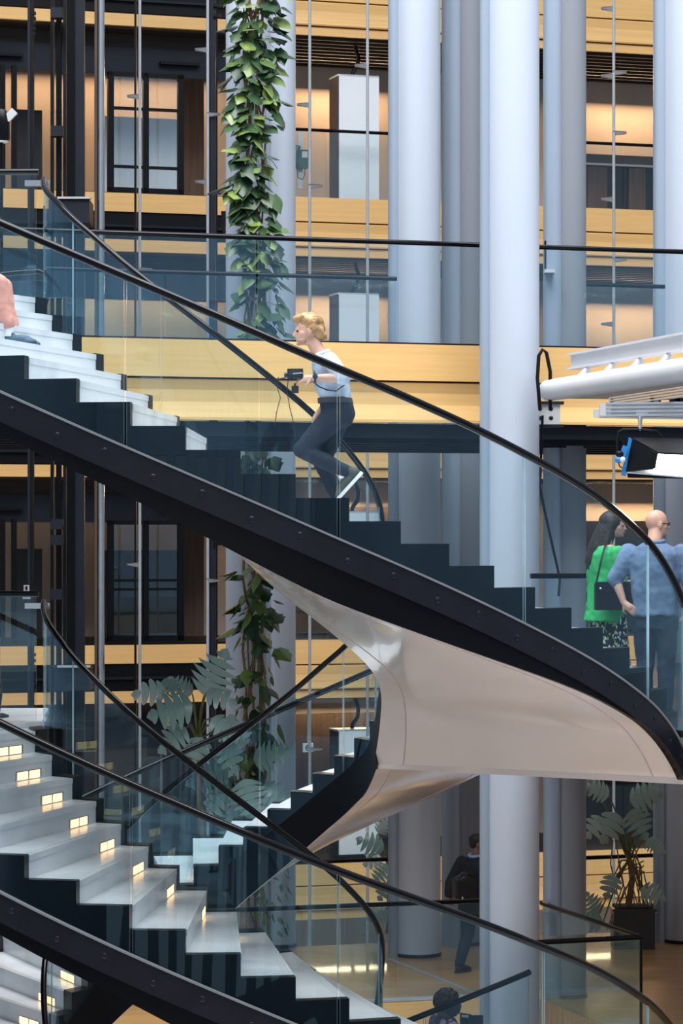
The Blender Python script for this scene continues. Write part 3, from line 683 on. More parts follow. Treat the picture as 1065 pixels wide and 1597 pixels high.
# ------------------------------------------------------------------ plants
def leaf_mat(name, cols, rough=0.35):
    m = bpy.data.materials.new(name); m.use_nodes = True; nt = m.node_tree; b = nt.nodes['Principled BSDF']
    oi = nt.nodes.new('ShaderNodeObjectInfo'); rp = nt.nodes.new('ShaderNodeValToRGB')
    cr = rp.color_ramp
    while len(cr.elements) < len(cols): cr.elements.new(0.5)
    for i, (p, c) in enumerate(cols): cr.elements[i].position = p; cr.elements[i].color = (*c, 1)
    tc = nt.nodes.new('ShaderNodeTexCoord'); nz = nt.nodes.new('ShaderNodeTexNoise'); nz.inputs['Scale'].default_value = 14
    mx = nt.nodes.new('ShaderNodeMath'); mx.operation = 'MULTIPLY_ADD'; mx.inputs[1].default_value = 0.25; nt.links.new(tc.outputs['Object'], nz.inputs['Vector'])
    nt.links.new(nz.outputs['Fac'], mx.inputs[0]); nt.links.new(oi.outputs['Random'], mx.inputs[2]); nt.links.new(mx.outputs[0], rp.inputs[0])
    nt.links.new(rp.outputs[0], b.inputs['Base Color']); b.inputs['Roughness'].default_value = rough
    MATS[name] = m
leaf_mat('ivy_leaf', [(0.0, (.016, .038, .020)), (0.5, (.035, .080, .032)), (0.85, (.085, .15, .045)), (1.0, (.20, .28, .07))])
leaf_mat('monstera_leaf', [(0.0, (.20, .31, .27)), (0.6, (.32, .45, .40)), (1.0, (.45, .56, .50))], 0.25)  # silvery tones paint the sky's reflection into the leaf colour
mat('stem', (0.30, 0.19, 0.09), 0.7, var=0.4, vscale=12)
mat('stem_green', (0.16, 0.20, 0.07), 0.6, var=0.3, vscale=12)
def ivy_mesh(name, wd, ln, lobes):
    n = 7; ys = [i / (n - 1) for i in range(n)]
    wprof = [0.30, .92, 1.0, .86, .60, .30, 0.02] if not lobes else [.35, 1.0, .72, .86, .52, .30, .02]
    vs = []
    for y, wv in zip(ys, wprof):
        z = -.10 * ln * (y ** 2); back = -.10 * ln if y == 0 else 0
        vs += [(-wd/2*wv, y*ln + back, z - .16*wd*wv), (0, y*ln, z), (wd/2*wv, y*ln + back, z - .16*wd*wv)]
    fs = []
    for i in range(n-1):
        a = 3*i; fs += [(a, a+1, a+4, a+3), (a+1, a+2, a+5, a+4)]
    return MB().add(vs, fs).mesh(name, 'ivy_leaf', True)
IVY = [ivy_mesh('ivy_leaf', .15, .19, False), ivy_mesh('ivy_leaf', .19, .20, True), ivy_mesh('ivy_leaf', .12, .17, False)]
def leaf_rot(out, droop, roll):
    """blade direction points out and down, face turned outwards/up"""
    d = Vector(out).normalized(); d = (d * cos(droop) + Vector((0, 0, -1)) * sin(droop)).normalized()
    n = Vector((0, 0, 1)) + Vector(out).normalized() * .7; n = (n - d * n.dot(d)).normalized(); x = d.cross(n)
    m = Matrix((x, d, n)).transposed(); return (m @ Matrix.Rotation(roll, 3, 'Y')).to_euler()
rnd = random.Random(11)
px0, Yv = 397, 35.62
axis = (px0 - 532.5) * Yv / FPX
t = thing('climbing_plant', 'tall leafy climbing plant winding up the pale column', 'plant', (axis, Yv, 0))
def zpx(py): return CZ + (HZ - py) * Yv / FPX
for i in range(7):
    ph = rnd.uniform(0, 6.28); amp = rnd.uniform(.05, .15)
    pts = [(amp * sin(ph + z * 1.3) + .05 * sin(z * 4.1 + i), -.02 - .07 * abs(cos(ph + z * .9)), z) for z in [j * .22 for j in range(58)]]
    MB().tube(pts, .012 + .006 * (i % 3), 6).build('stem', 'stem', t, smooth=True)
bands = [(-20, 200, 112, .26), (200, 285, 34, .20), (285, 420, 66, .24), (420, 530, 40, .24), (680, 750, 20, .22), (880, 980, 34, .24), (980, 1110, 18, .20), (1110, 1320, 22, .28)]
small = MB()
for y0, y1, n, sp in bands:
    for i in range(n):
        z = zpx(rnd.uniform(y0, y1)); sway = .06 * sin(z * 1.7)
        a = rnd.uniform(-1.25, 1.25); r = sp * 1.3 * math.sqrt(rnd.uniform(.15, 1)); 
        p = Vector((sway + r * sin(a) * 1.15, -.02 - .22 * cos(a) * rnd.uniform(.3, 1), z))
        out = (sin(a) + rnd.uniform(-.5, .5), -cos(a) * .8 - .2 + rnd.uniform(-.3, .3), 0)
        o = link('leaf', IVY[rnd.choice((0, 0, 1, 1, 2))], t, loc=p, rot=leaf_rot(out, rnd.uniform(.15, 1.15), rnd.uniform(-.5, .5)))
        s_ = rnd.uniform(1.0, 1.55); o.scale = (s_, s_, s_)
# the leaves past the three hundred that show largest
for y0, y1, n, sp in ((-20, 530, 190, .22), (880, 1110, 60, .2), (1110, 1480, 150, .34)):
    for i in range(n):
        z = zpx(rnd.uniform(y0, y1)); a = rnd.uniform(-1.6, 1.6); r = sp * math.sqrt(rnd.random())
        out = (sin(a), -cos(a), 0); e = leaf_rot(out, rnd.uniform(.1, 1.3), rnd.uniform(-.6, .6)).to_matrix(); c = Vector((.06 * sin(z*1.7) + r * sin(a) * 1.1, .02 - .16 * cos(a), z))
        w_, l_ = rnd.uniform(.06, .11), rnd.uniform(.10, .16)
        q = [(0, 0, 0), (-w_/2, l_*.3, -.02), (-w_/3, l_*.7, -.03), (0, l_, -.04), (w_/3, l_*.7, -.03), (w_/2, l_*.3, -.02)]
        small.add([c + e @ Vector(v) for v in q], [(0, 1, 2, 3), (0, 3, 4, 5)])
so_ = small.build('small_leaves', 'ivy_leaf', t); so_['kind'] = 'stuff'
for dx, z0 in ((.22, zpx(250)), (-.26, zpx(150)), (.30, zpx(1010)), (.27, zpx(475))):
    MB().tube([(0, -.1, z0 - .2), (dx * .6, -.16, z0 + .02), (dx, -.15, z0 - .02), (dx * 1.3, -.12, z0 - .12)], .005, 5).build('tendril', 'stem_green', t)

def monstera_mesh(name, ln, wd, lobes=6, droop=.25):
    vs, fs = [], []
    def mid(y): return (0, y * ln, -droop * ln * y * y)
    def width(y): return wd / 2 * (sin(pi * min(1, (y * .92 + .10))) ** .7)
    for sgn in (-1, 1):
        for i in range(lobes):
            a0, a1 = i / lobes, (i + .98) / lobes
            b0, b1 = a0 + .10 - .02 * i, a1 + .09 - .03 * i
            w0 = width((b0 + b1) / 2)
            n = len(vs); z0, z1 = -droop*ln*a0*a0, -droop*ln*a1*a1; sag = -.10 * wd
            vs += [mid(a0), mid(a1), (sgn*w0*.4, (a0*.5+b0*.5)*ln, z0 - .0), (sgn*w0*.45, (a1*.5+b1*.5)*ln - .012*ln, z1 - .0),
                   (sgn*w0*.8, (b0+.03)*ln, z0 + sag*.7), (sgn*w0*.85, (b1-.050)*ln, z1 + sag*.7), (sgn*w0, (b0*.45+b1*.55)*ln, (z0+z1)/2 + sag)]
            fs += [(n, n+1, n+3, n+2), (n+2, n+3, n+5, n+4), (n+4, n+5, n+6)]
        n = len(vs)
    n = len(vs); vs += [mid(.93), (-.12*wd, .97*ln, -droop*ln*.95), (0, 1.06*ln, -droop*ln*1.1), (.12*wd, .97*ln, -droop*ln*.95)]; fs.append((n, n+1, n+2, n+3))
    return MB().add(vs, fs).mesh(name, 'monstera_leaf', True)
MON = [monstera_mesh('monstera_leaf', .52, .56, 5), monstera_mesh('monstera_leaf', .44, .46, 4, .4), monstera_mesh('monstera_leaf', .60, .60, 6, .15)]
def monstera(label, root_px, Y, leaves, zbase, trunk=True):
    base = P(root_px[0], root_px[1], Y)
    t = thing('monstera_plant', label, 'plant', Vector((base.x, Y, zbase)))
    o0 = Vector((base.x, Y, zbase)); hub = base - o0
    MB().tube([(0, 0, 0), (.05, 0, hub.z * .5), hub], [.045, .04, .03], 8).build('trunk', 'stem', t, smooth=True)
    for (x, y, ang, sc, dy, tilt) in leaves:
        # x,y : where the blade begins on the plane at distance Y+dy ; ang : direction in the picture plane
        c = P(x, y, Y + dy) - o0
        d = Vector((cos(R(ang)), -.28, sin(R(ang)))).normalized(); n = Vector((.1, -1, tilt)); n = (n - d * n.dot(d)).normalized(); xx = d.cross(n)
        o = link('leaf', MON[int(x + y) % 3], t, loc=c, rot=Matrix((xx, d, n)).transposed().to_euler()); sc *= .8; o.scale = (sc, sc, sc)
        h = hub + Vector((0, 0, -.1))
        MB().tube([h, h.lerp(c, .5) + Vector((0, 0, .10)), c], [.016, .012, .009], 6).build('leaf_stalk', 'stem_green', t, smooth=True)
    return t
monstera('big monstera with split leaves tinted a silvery sky sheen behind the crossing handrails', (308, 1140), 34.2,
   [(258, 1078, 175, 1.05, -.2, .6), (252, 1062, -20, .62, -.1, .9), (318, 1085, 65, 1.25, -.2, .5), (300, 1098, 190, 1.25, -.35, .5), (322, 1080, -8, 1.0, -.3, .8),
    (300, 1082, 140, .7, 0, .7), (330, 1120, -30, 1.0, -.3, .8), (290, 1135, 215, 1.0, -.2, .9), (338, 1135, -5, .9, -.3, .8), (275, 1100, 240, .8, .2, .6), (315, 1150, 250, 1.0, -.2, .6), (350, 1160, -60, 1.0, -.2, .7)], 0.0)
monstera('bushy split-leaf plant low behind the stair glass near the column', (375, 1235), 34.6,
   [(372, 1170, 100, 1.0, -.3, .6), (395, 1185, 20, 1.0, -.3, .7), (355, 1195, 200, 1.1, -.2, .6), (380, 1215, -70, 1.1, -.3, .6), (410, 1225, -30, .9, -.2, .7), (350, 1235, 230, 1.0, -.2, .6), (395, 1250, -100, .9, -.2, .5), (372, 1265, 260, 1.0, -.2, .5)], 0.0)
monstera('split-leaf plant peeping out left of the pale column near the suited man', (606, 1345), 38.6,
   [(598, 1325, 150, .9, -.2, .6), (596, 1340, 185, .7, -.3, .6), (608, 1350, 220, .7, -.2, .7), (606, 1378, 235, .7, -.2, .6), (590, 1300, 60, .6, -.1, .6), (604, 1420, 200, .6, -.3, .6)], 0.0)
monstera('potted split-leaf plant in front of the lit wood at the lower right', (980, 1330), 37.3,
   [(982, 1250, 25, 1.05, -.2, .6), (962, 1268, -120, 1.15, -.25, .6), (940, 1275, 225, .9, -.2, .6), (985, 1262, -60, 1.0, -.3, .5), (950, 1240, 150, .8, -.1, .6), (930, 1235, 130, .7, 0, .5), (1000, 1245, 60, .7, 0, .5),
    (958, 1365, -110, .85, -.2, .4), (1000, 1385, -20, .8, -.1, .5), (940, 1440, 160, .9, -.2, .6), (935, 1425, 120, .7, -.2, .6), (1008, 1310, -30, .6, -.2, .6), (1005, 1410, -70, .7, 0, .5)], 0.55)
tg = [o for o in col.objects if o.get('label', '').startswith('potted split')][0]
for i in range(16):
    x0, y0 = rnd.uniform(955, 1005), rnd.uniform(1300, 1360); x1, y1 = rnd.uniform(940, 1020), rnd.uniform(1400, 1460)
    a, b = P(x0, y0, 37.25) - tg.location, P(x1, y1, 37.25) - tg.location
    MB().tube([a, a.lerp(b, .4) + Vector((rnd.uniform(-.15, .15), rnd.uniform(-.1, .1), .05)), b], .009, 5).build('air_root', 'stem', tg)
p = P(983, 1475, 37.3)
t = thing('planter', 'dark box planter under the plant at the lower right', 'planter', Vector((p.x, 37.3, 0)))
MB().box((-.24, -.22, 0), (.30, .22, .50)).build('box', 'dark_panel', t); MB().box((-.26, -.24, .50), (.32, .24, .53)).build('rim', 'dark_panel', t); MB().box((-.22, -.2, .53), (.28, .2, .55)).build('soil', 'soil', t)
# ------------------------------------------------------------------ people
mat('skin_fair', (0.62, 0.36, 0.26), 0.5, var=0.12, vscale=9)
mat('skin_dark', (0.20, 0.10, 0.06), 0.5, var=0.12, vscale=9)
mat('hair_blond', (0.50, 0.31, 0.13), 0.5, c2=(0.24, 0.13, 0.05), vscale=22, stretch=(1, 1, .35), bump=.5, bscale=45)
mat('hair_brown', (0.034, 0.019, 0.013), 0.6, var=0.5, vscale=30, stretch=(1, 1, .15), bump=.4, bscale=50)
mat('hair_black', (0.012, 0.010, 0.010), 0.5, var=0.4, vscale=30, bump=.5, bscale=60)
mat('hair_grey_curls', (0.045, 0.040, 0.042), 0.6, c2=(0.012, 0.010, 0.012), vscale=35, bump=1.0, bscale=40)
mat('stubble', (0.47, 0.29, 0.21), 0.7, var=0.3, vscale=60)
mat('shirt_pale', (0.54, 0.60, 0.70), 0.8, c2=(0.40, 0.47, 0.58), vscale=7, bump=.5, bscale=9)
mat('trousers_navy', (0.006, 0.013, 0.030), 0.8, var=0.35, vscale=6, bump=.4, bscale=9)
mat('jeans', (0.014, 0.034, 0.066), 0.85, var=0.45, vscale=8, bump=.4, bscale=12)
mat('denim_shirt', (0.17, 0.25, 0.38), 0.85, c2=(0.11, 0.17, 0.28), vscale=8, bump=.6, bscale=10)
mat('jacket_green', (0.035, 0.47, 0.13), 0.75, c2=(0.02, 0.34, 0.09), vscale=5, bump=.5, bscale=8)
mat('suit_navy', (0.006, 0.008, 0.016), 0.75, var=0.3, vscale=6, bump=.3, bscale=9)
mat('trousers_salmon', (0.68, 0.30, 0.23), 0.85, var=0.18, vscale=9, bump=.5, bscale=14)
mat('shirt_blue', (0.30, 0.42, 0.72), 0.7, var=0.1)
mat('shoe_olive', (0.055, 0.065, 0.055), 0.7, var=0.3, vscale=20)
mat('shoe_blue', (0.06, 0.11, 0.17), 0.7, var=0.3, vscale=20)
mat('sole_white', (0.75, 0.76, 0.74), 0.6, var=0.08, vscale=20)
mat('leather_black', (0.010, 0.010, 0.012), 0.4, var=0.3, vscale=12, bump=.1)
mat('plastic_black', (0.012, 0.013, 0.016), 0.35, var=0.2, vscale=12)
mat('belt', (0.045, 0.043, 0.040), 0.5, var=0.2, vscale=12)
mat('lip', (0.40, 0.16, 0.13), 0.5, var=.05); mat('eye', (0.03, 0.02, 0.02), 0.2, var=.05)
mat('gold', (0.75, 0.55, 0.25), 0.3, metal=.8, var=.1)
def spotted(name, base, cols, scale):
    m = mat(name, base, .8, var=.1); nt = m.node_tree; b = nt.nodes['Principled BSDF']
    tc = nt.nodes.new('ShaderNodeTexCoord'); mp = nt.nodes.new('ShaderNodeMapping'); mp.inputs['Scale'].default_value = (1, 1, .6)
    vo = nt.nodes.new('ShaderNodeTexVoronoi'); vo.inputs['Scale'].default_value = scale
    rp = nt.nodes.new('ShaderNodeValToRGB'); rp.color_ramp.interpolation = 'CONSTANT'
    rp.color_ramp.elements[0].position = 0; rp.color_ramp.elements[0].color = (*base, 1); rp.color_ramp.elements[1].position = .62; rp.color_ramp.elements[1].color = (*cols[0], 1)
    for p, c in zip((.76, .90), cols[1:]): e = rp.color_ramp.elements.new(p); e.color = (*c, 1)
    sp = nt.nodes.new('ShaderNodeSeparateColor'); nt.links.new(tc.outputs['Object'], mp.inputs[0]); nt.links.new(mp.outputs[0], vo.inputs['Vector'])
    nt.links.new(vo.outputs['Color'], sp.inputs[0]); nt.links.new(sp.outputs[0], rp.inputs[0]); nt.links.new(rp.outputs[0], b.inputs['Base Color'])
spotted('skirt_print', (.008, .008, .012), [(.62, .66, .60), (.22, .36, .10), (.7, .7, .66)], 62)
spotted('floral_top', (.055, .012, .055), [(.55, .42, .50), (.30, .05, .14), (.10, .04, .25)], 26)

tmp_scene = bpy.data.scenes.new('melting_pot')
def blob(name, mb, m, parent, voxel=.011, it=5, dec=None, **kw):
    """melts the rough shapes in mb into one continuous skin"""
    me = mb.mesh(name + '_raw', m); o = bpy.data.objects.new(name + '_raw', me); tmp_scene.collection.objects.link(o)
    md = o.modifiers.new('r', 'REMESH'); md.mode = 'VOXEL'; md.voxel_size = voxel; md.use_smooth_shade = True
    sm = o.modifiers.new('s', 'SMOOTH'); sm.factor = .5; sm.iterations = it
    vl = tmp_scene.view_layers[0]; vl.update(); dg = vl.depsgraph; ev = o.evaluated_get(dg)
    out = bpy.data.meshes.new_from_object(ev); out.name = name
    bpy.data.objects.remove(o, do_unlink=True)
    out.materials.clear(); out.materials.append(MATS[m]); out.polygons.foreach_set('use_smooth', [True] * len(out.polygons)); out.polygons.foreach_set('material_index', [0] * len(out.polygons))
    return link(name, out, parent, **kw)
def limb(mb, pts, rs, n=12):
    """tapering limb with rounded joints; refined along its length"""
    P_, R_ = [], []
    for i in range(len(pts) - 1):
        for j in range(4):
            f = j / 4; P_.append(Vector(pts[i]).lerp(Vector(pts[i+1]), f)); R_.append(lerp(rs[i], rs[i+1], f))
    P_.append(Vector(pts[-1])); R_.append(rs[-1]); mb.tube(P_, R_, n)
    for p, r in zip(pts, rs): mb.ball(p, r, nu=12, nv=8)
def torso(mb, rows, n=20):
    """rows: (centre xyz, half depth, half width); superelliptic cross-sections"""
    vs, fs = [], []
    for c, a, b in rows:
        for j in range(n):
            t = 2*pi*j/n; ct, st = cos(t), sin(t); e = .8
            vs.append((c[0] + a * math.copysign(abs(ct) ** e, ct), c[1] + b * math.copysign(abs(st) ** e, st), c[2]))
    for i in range(len(rows) - 1):
        for j in range(n): fs.append((i*n+j, i*n+(j+1) % n, (i+1)*n+(j+1) % n, (i+1)*n+j))
    fs.append(tuple(range(n-1, -1, -1))); fs.append(tuple((len(rows)-1)*n+j for j in range(n))); mb.add(vs, fs)
def head(mb, c, yaw=0, pitch=0, s=1.0):
    """skull, jaw, nose, brow, ears; faces local +x"""
    M = Matrix.Rotation(yaw, 3, 'Z') @ Matrix.Rotation(pitch, 3, 'Y'); c = Vector(c)
    q = lambda x, y, z: c + M @ (Vector((x, y, z)) * s)
    B = lambda p, a, b, d: mb.ball(q(*p), a*s, b*s, d*s, rot=M)
    B((-.008, 0, .025), .100, .078, .098); B((.030, 0, -.03), .068, .062, .082); B((.052, 0, -.078), .040, .042, .032)
    B((.086, 0, .012), .014, .045, .012); B((.072, 0, -.045), .026, .036, .030)
    mb.tube([q(.088, 0, .012), q(.106, 0, -.012), q(.116, 0, -.028), q(.098, 0, -.038)], [.008*s, .011*s, .014*s, .008*s], 8)
    B((.092, 0, -.056), .012, .024, .007); B((.090, 0, -.066), .012, .022, .008); B((.086, 0, -.092), .018, .022, .014)
    for sg in (-1, 1): B((-.005, .078*sg, -.012), .020, .010, .032); B((.045, .045*sg, -.022), .03, .024, .026)
    return q, M
def eyes(q, parent, s=1.0):
    for sg in (-1, 1): MB().ball(q(.083, .030*sg, .0), .011*s, nu=10, nv=6).build('eye', 'eye', parent, smooth=True)
def hand(mb, wrist, d, nrm, curl=.6, s=1.0, thumb=1):
    """palm, four bent fingers, thumb from the side of the palm; d: pointing direction, nrm: back of the hand"""
    d = Vector(d).normalized(); n = Vector(nrm); n = (n - d * n.dot(d)).normalized(); w = d.cross(n) * thumb; w0 = Vector(wrist)
    mb.tube([w0 - d*.03*s, w0 + d*.02*s, w0 + d*.085*s], [.024*s, .028*s, .026*s], 10)
    for k in (-1, 1): mb.tube([w0 + d*.02*s + w*.014*k*s, w0 + d*.085*s + w*.026*k*s], [.018*s, .015*s], 8)
    for i, (off, ln) in enumerate(((.033, .070), (.011, .080), (-.011, .075), (-.032, .058))):
        p = w0 + d*.085*s + w*off*s; a = 0; pts = [p]
        for j, seg in enumerate((.45, .33, .25)):
            a += curl * (.7 + .25 * j); pts.append(pts[-1] + (d*cos(a) - n*sin(a)) * ln * seg * s)
        mb.tube(pts, [.0095*s, .009*s, .0085*s, .007*s], 8); mb.ball(pts[-1], .0075*s, nu=8, nv=6)
    p = w0 + d*.025*s + w*.03*s; q_ = p + (d*.55 + w*.75 - n*.2).normalized()*.042*s; r_ = q_ + (d*.9 + w*.1 - n*.5).normalized()*.032*s
    mb.tube([p, q_, r_], [.014*s, .011*s, .008*s], 8); mb.ball(r_, .009*s, nu=8, nv=6)
def shoe(name, parent, heel, toe, up, m, sole):
    """shoe with a white sole between heel and toe; up: away from the sole"""
    heel, toe = Vector(heel), Vector(toe); d = (toe - heel); L = d.length; d.normalize(); u = Vector(up); u = (u - d*u.dot(d)).normalized(); w = d.cross(u)
    mb = MB(); mb.ball(heel + d*.055 + u*.055, .055, .04, .05, rot=Matrix((d, w, u)).transposed()); mb.ball(heel + d*(L*.52) + u*.05, L*.36, .044, .042, rot=Matrix((d, w, u)).transposed())
    mb.ball(heel + d*(L-.075) + u*.036, .072, .048, .030, rot=Matrix((d, w, u)).transposed()); mb.tube([heel + d*.06 + u*.05, heel + d*.065 + u*.115], [.042, .045], 12)
    o = blob('shoe', mb, m, parent, .010, 3)
    prof = [(0.0, .022), (.02, .036), (.08, .038), (.15, .040), (L-.06, .047), (L-.02, .035), (L, .012)]
    vs = [heel + d*a + w*b for a, b in prof] + [heel + d*a - w*b for a, b in reversed(prof)]; n = len(vs)
    vs = [v - u*.004 for v in vs] + [v + u*.024 for v in vs]
    MB().add(vs, [tuple(range(n-1,-1,-1)), tuple(range(n, 2*n))] + [(i, (i+1) % n, n+(i+1) % n, n+i) for i in range(n)]).build('sole', sole, o, smooth=True)
def garment_folds(o, amp=.006, sc=9.0, seed=1):
    from mathutils import noise
    me = o.data; src = [(v.co.copy(), v.normal.copy()) for v in me.vertices]; flat = []
    for c, nrm in src:
        k = noise.noise(Vector((c.x*sc + seed, c.y*sc, c.z*sc*.8))) + .5*noise.noise(Vector((c.x*sc*2.3, c.y*sc*2.3 + seed, c.z*sc*2.6)))
        flat += list(c + nrm * (amp * k))
    me.vertices.foreach_set('co', flat); me.update()

# --- the photographer climbing the upper flight
def tread_at(f, X, Y):
    best = None
    for i in range(0, 401):
        t = i / 400; a, b = f.S(t, 0), f.S(t, 1); d = (b - a).xy; p = Vector((X, Y)) - a.xy
        cr = abs(d.x * p.y - d.y * p.x) / d.length; fr = p.dot(d) / d.length_squared
        if 0 <= fr <= 1 and (best is None or cr < best[0]): best = (cr, t)
    return f.zk(int(best[1] * N))
YP = 23.55; px_ = P(520, 812, YP); zt_ = tread_at(fA, P(538, 800, YP).x, YP)
pm = thing('person', 'man with blond hair in pale blue shirt climbing the upper stairs with a camera', 'person', (px_.x, YP, zt_), pi)
S_ = FPX / YP
def L_(px, py, y=0): return Vector((-(px - 520) / S_, y, CZ + (HZ - py) * YP / FPX - zt_))
mb = MB()
hq, hM = head(mb, L_(481, 515), R(4), R(6), 1.10)
limb(mb, [L_(501, 556), L_(494, 544), L_(487, 530)], [.066, .060, .058])
torso(mb, [(L_(526, 640), .12, .165), (L_(522, 618), .115, .155), (L_(516, 596), .12, .165), (L_(511, 575), .115, .185), (L_(506, 560), .08, .15), (L_(501, 552), .055, .08)])
el = L_(536, 592, .27); wr = L_(489, 592, .24)
limb(mb, [L_(514, 566, .19), el], [.052, .043]); limb(mb, [el, lerp(el, wr, .35), wr], [.042, .041, .027])
el2 = L_(520, 610, -.29); wr2 = L_(497, 640, -.32)
limb(mb, [L_(512, 566, -.18), el2], [.052, .042]); limb(mb, [el2, wr2], [.04, .027])
hand(mb, wr, Vector((1, -.15, -.05)), Vector((.0, .75, .66)), .42, 1.0, -1)
hand(mb, wr2, Vector((.55, 0, -.85)), Vector((.8, .1, .5)), .5, 1.0, 1)
kn1, an1 = L_(471, 702, .10), L_(543, 738, .10)
kn2, an2 = L_(502, 722, -.09), L_(534, 792, -.09)
for h, k, a in ((L_(525, 645, .09), kn1, an1), (L_(527, 645, -.09), kn2, an2)):
    limb(mb, [h, lerp(h, k, .5), k], [.095, .078, .058]); limb(mb, [k, lerp(k, a, .35), a], [.056, .054, .036])
blob('body', mb, 'skin_fair', pm, .0085, 3); eyes(hq, pm, 1.1)
mb = MB()   # shirt
torso(mb, [(L_(524, 626), .135, .178), (L_(521, 612), .14, .178), (L_(516, 594), .142, .19), (L_(511, 576), .138, .208), (L_(507, 562), .115, .185), (L_(503, 554), .085, .12)])
sl = lerp(L_(514, 566, .19), el, 1.0)
limb(mb, [L_(513, 565, .18), lerp(L_(514, 566, .19), el, .55), el + Vector((.0, 0, .0))], [.078, .070, .062]); limb(mb, [el, lerp(el, wr, .12)], [.062, .056])
limb(mb, [L_(512, 565, -.17), lerp(L_(512, 566, -.18), el2, .55), el2], [.076, .068, .06])
o = blob('shirt', mb, 'shirt_pale', pm, .012, 4); garment_folds(o, .012, 8)
cl = MB(); cl.tube([L_(503, 552) + Vector((.075*cos(a), .08*sin(a), .0 + .03*cos(a) * -1)) for a in [R(i*20) for i in range(-7, 8)]], .022, 8)
blob('collar', cl, 'shirt_pale', o, .009, 2)
mb = MB()   # trousers
torso(mb, [(L_(524, 663), .125, .175), (L_(527, 646), .142, .182), (L_(525, 632), .138, .18), (L_(522, 620), .132, .175)])
mb.ball(L_(534, 648, .06), .095, .10, .11); mb.ball(L_(534, 648, -.06), .095, .10, .11)
for h, k, a in ((L_(522, 650, .09), kn1, an1), (L_(525, 650, -.09), kn2, an2)):
    limb(mb, [h, lerp(h, k, .5), k], [.112, .096, .076]); limb(mb, [k, lerp(k, a, .4), lerp(k, a, .94)], [.074, .070, .056])
o = blob('trousers', mb, 'trousers_navy', pm, .012, 4); garment_folds(o, .010, 8, 4)
mb = MB(); torso(mb, [(L_(523.5, 629), .147, .190), (L_(522, 621), .144, .187)]); mb.build('belt', 'belt', pm, smooth=True)
shoe('shoe', pm, L_(566, 738, .10), L_(527, 781, .10), Vector((1, 0, .55)), 'shoe_olive', 'sole_white')
shoe('shoe', pm, Vector((-.16, -.09, .004)), Vector((.13, -.09, .004)), (0, 0, 1), 'shoe_olive', 'sole_white')
mb = MB()   # hair
HB = lambda p, a, b, d: mb.ball(hq(*p), a*1.08, b*1.08, d*1.08, rot=hM)
HB((-.022, 0, .050), .106, .090, .088); HB((-.07, 0, -.005), .060, .078, .085); HB((.05, .0, .092), .062, .066, .034); HB((.02, 0, .10), .08, .07, .035)
HB((-.105, .0, -.055), .035, .055, .035); HB((-.03, .068, .01), .045, .022, .045); HB((-.03, -.068, .01), .045, .022, .045)
o = blob('hair', mb, 'hair_blond', pm, .008, 2); garment_folds(o, .007, 30, 9)
mb = MB(); mb.ball(hq(.055, .030, -.075), .042, .034, .030, rot=hM); mb.ball(hq(.055, -.030, -.075), .042, .034, .030, rot=hM); mb.ball(hq(.080, 0, -.095), .024, .026, .016, rot=hM)
blob('stubble', mb, 'stubble', pm, .008, 2)
MB().tube([lerp(wr, el, .06) + Vector((.0, .034*cos(a), .034*sin(a))) for a in [R(i*30) for i in range(13)]], .009, 8).build('wristwatch', 'plastic_black', pm, smooth=True)
MB().ball(lerp(wr, el, .06) + Vector((0, .040, .012)), .022, .010, .022).build('watch_face', 'jeans', pm, smooth=True)
MB().tube([L_(504, 552, .06), L_(499, 560, .11), L_(493, 572, .135), L_(489, 590, .12), L_(484, 598, .10)], .007, 6).build('neck_strap', 'plastic_black', pm, smooth=True)
MB().tube([L_(488, 596, .14), L_(498, 605, .19), L_(510, 610, .20), L_(524, 612, .20), L_(540, 600, .17)], .006, 6).build('shoulder_strap', 'plastic_black', pm, smooth=True)
# what he holds
cp = L_(461, 587, .215); R180 = Matrix.Rotation(pi, 3, 'Z')
cw = thing('camera_controller', 'black hand-held camera unit carried by the climbing man', 'camera', Vector((px_.x, YP, zt_)) + R180 @ cp, pi)
MB().box((-.065, -.05, -.03), (.065, .03, .05)).build('body', 'plastic_black', cw)
MB().box((-.05, .03, -.005), (.05, .036, .04)).build('screen', 'dark_panel', cw)
MB().tube([(.06, -.01, .0), (.09, -.01, .0)], .022, 12).build('lens', 'plastic_black', cw, smooth=True)
MB().tube([(.075, .0, -.02), (.13, .0, -.03)], .006, 6).build('rod', 'plastic_black', cw)
MB().bar((-.06, .036, .015), (.02, .036, .008), .006, .008).build('label_strip', 'panel_grey', cw)
cp = L_(461, 609, .20)
bt = thing('battery_pack', 'small black battery block dangling below the held camera', 'battery', Vector((px_.x, YP, zt_)) + R180 @ cp, pi)
MB().box((-.028, -.02, -.032), (.03, .02, .028)).build('block', 'plastic_black', bt); MB().box((-.005, -.01, .028), (.012, .01, .05)).build('plug', 'plastic_black', bt)
for i, pts in enumerate((((435, 590), (433, 605), (438, 622), (432, 645), (429, 665)), ((450, 595), (448, 612), (453, 640), (457, 655), (460, 676), (463, 688)))):
    q = [L_(x, y, .18) for x, y in pts]
    MB().tube(q, .0035, 5).build('dangling_cable', 'plastic_black', pm)

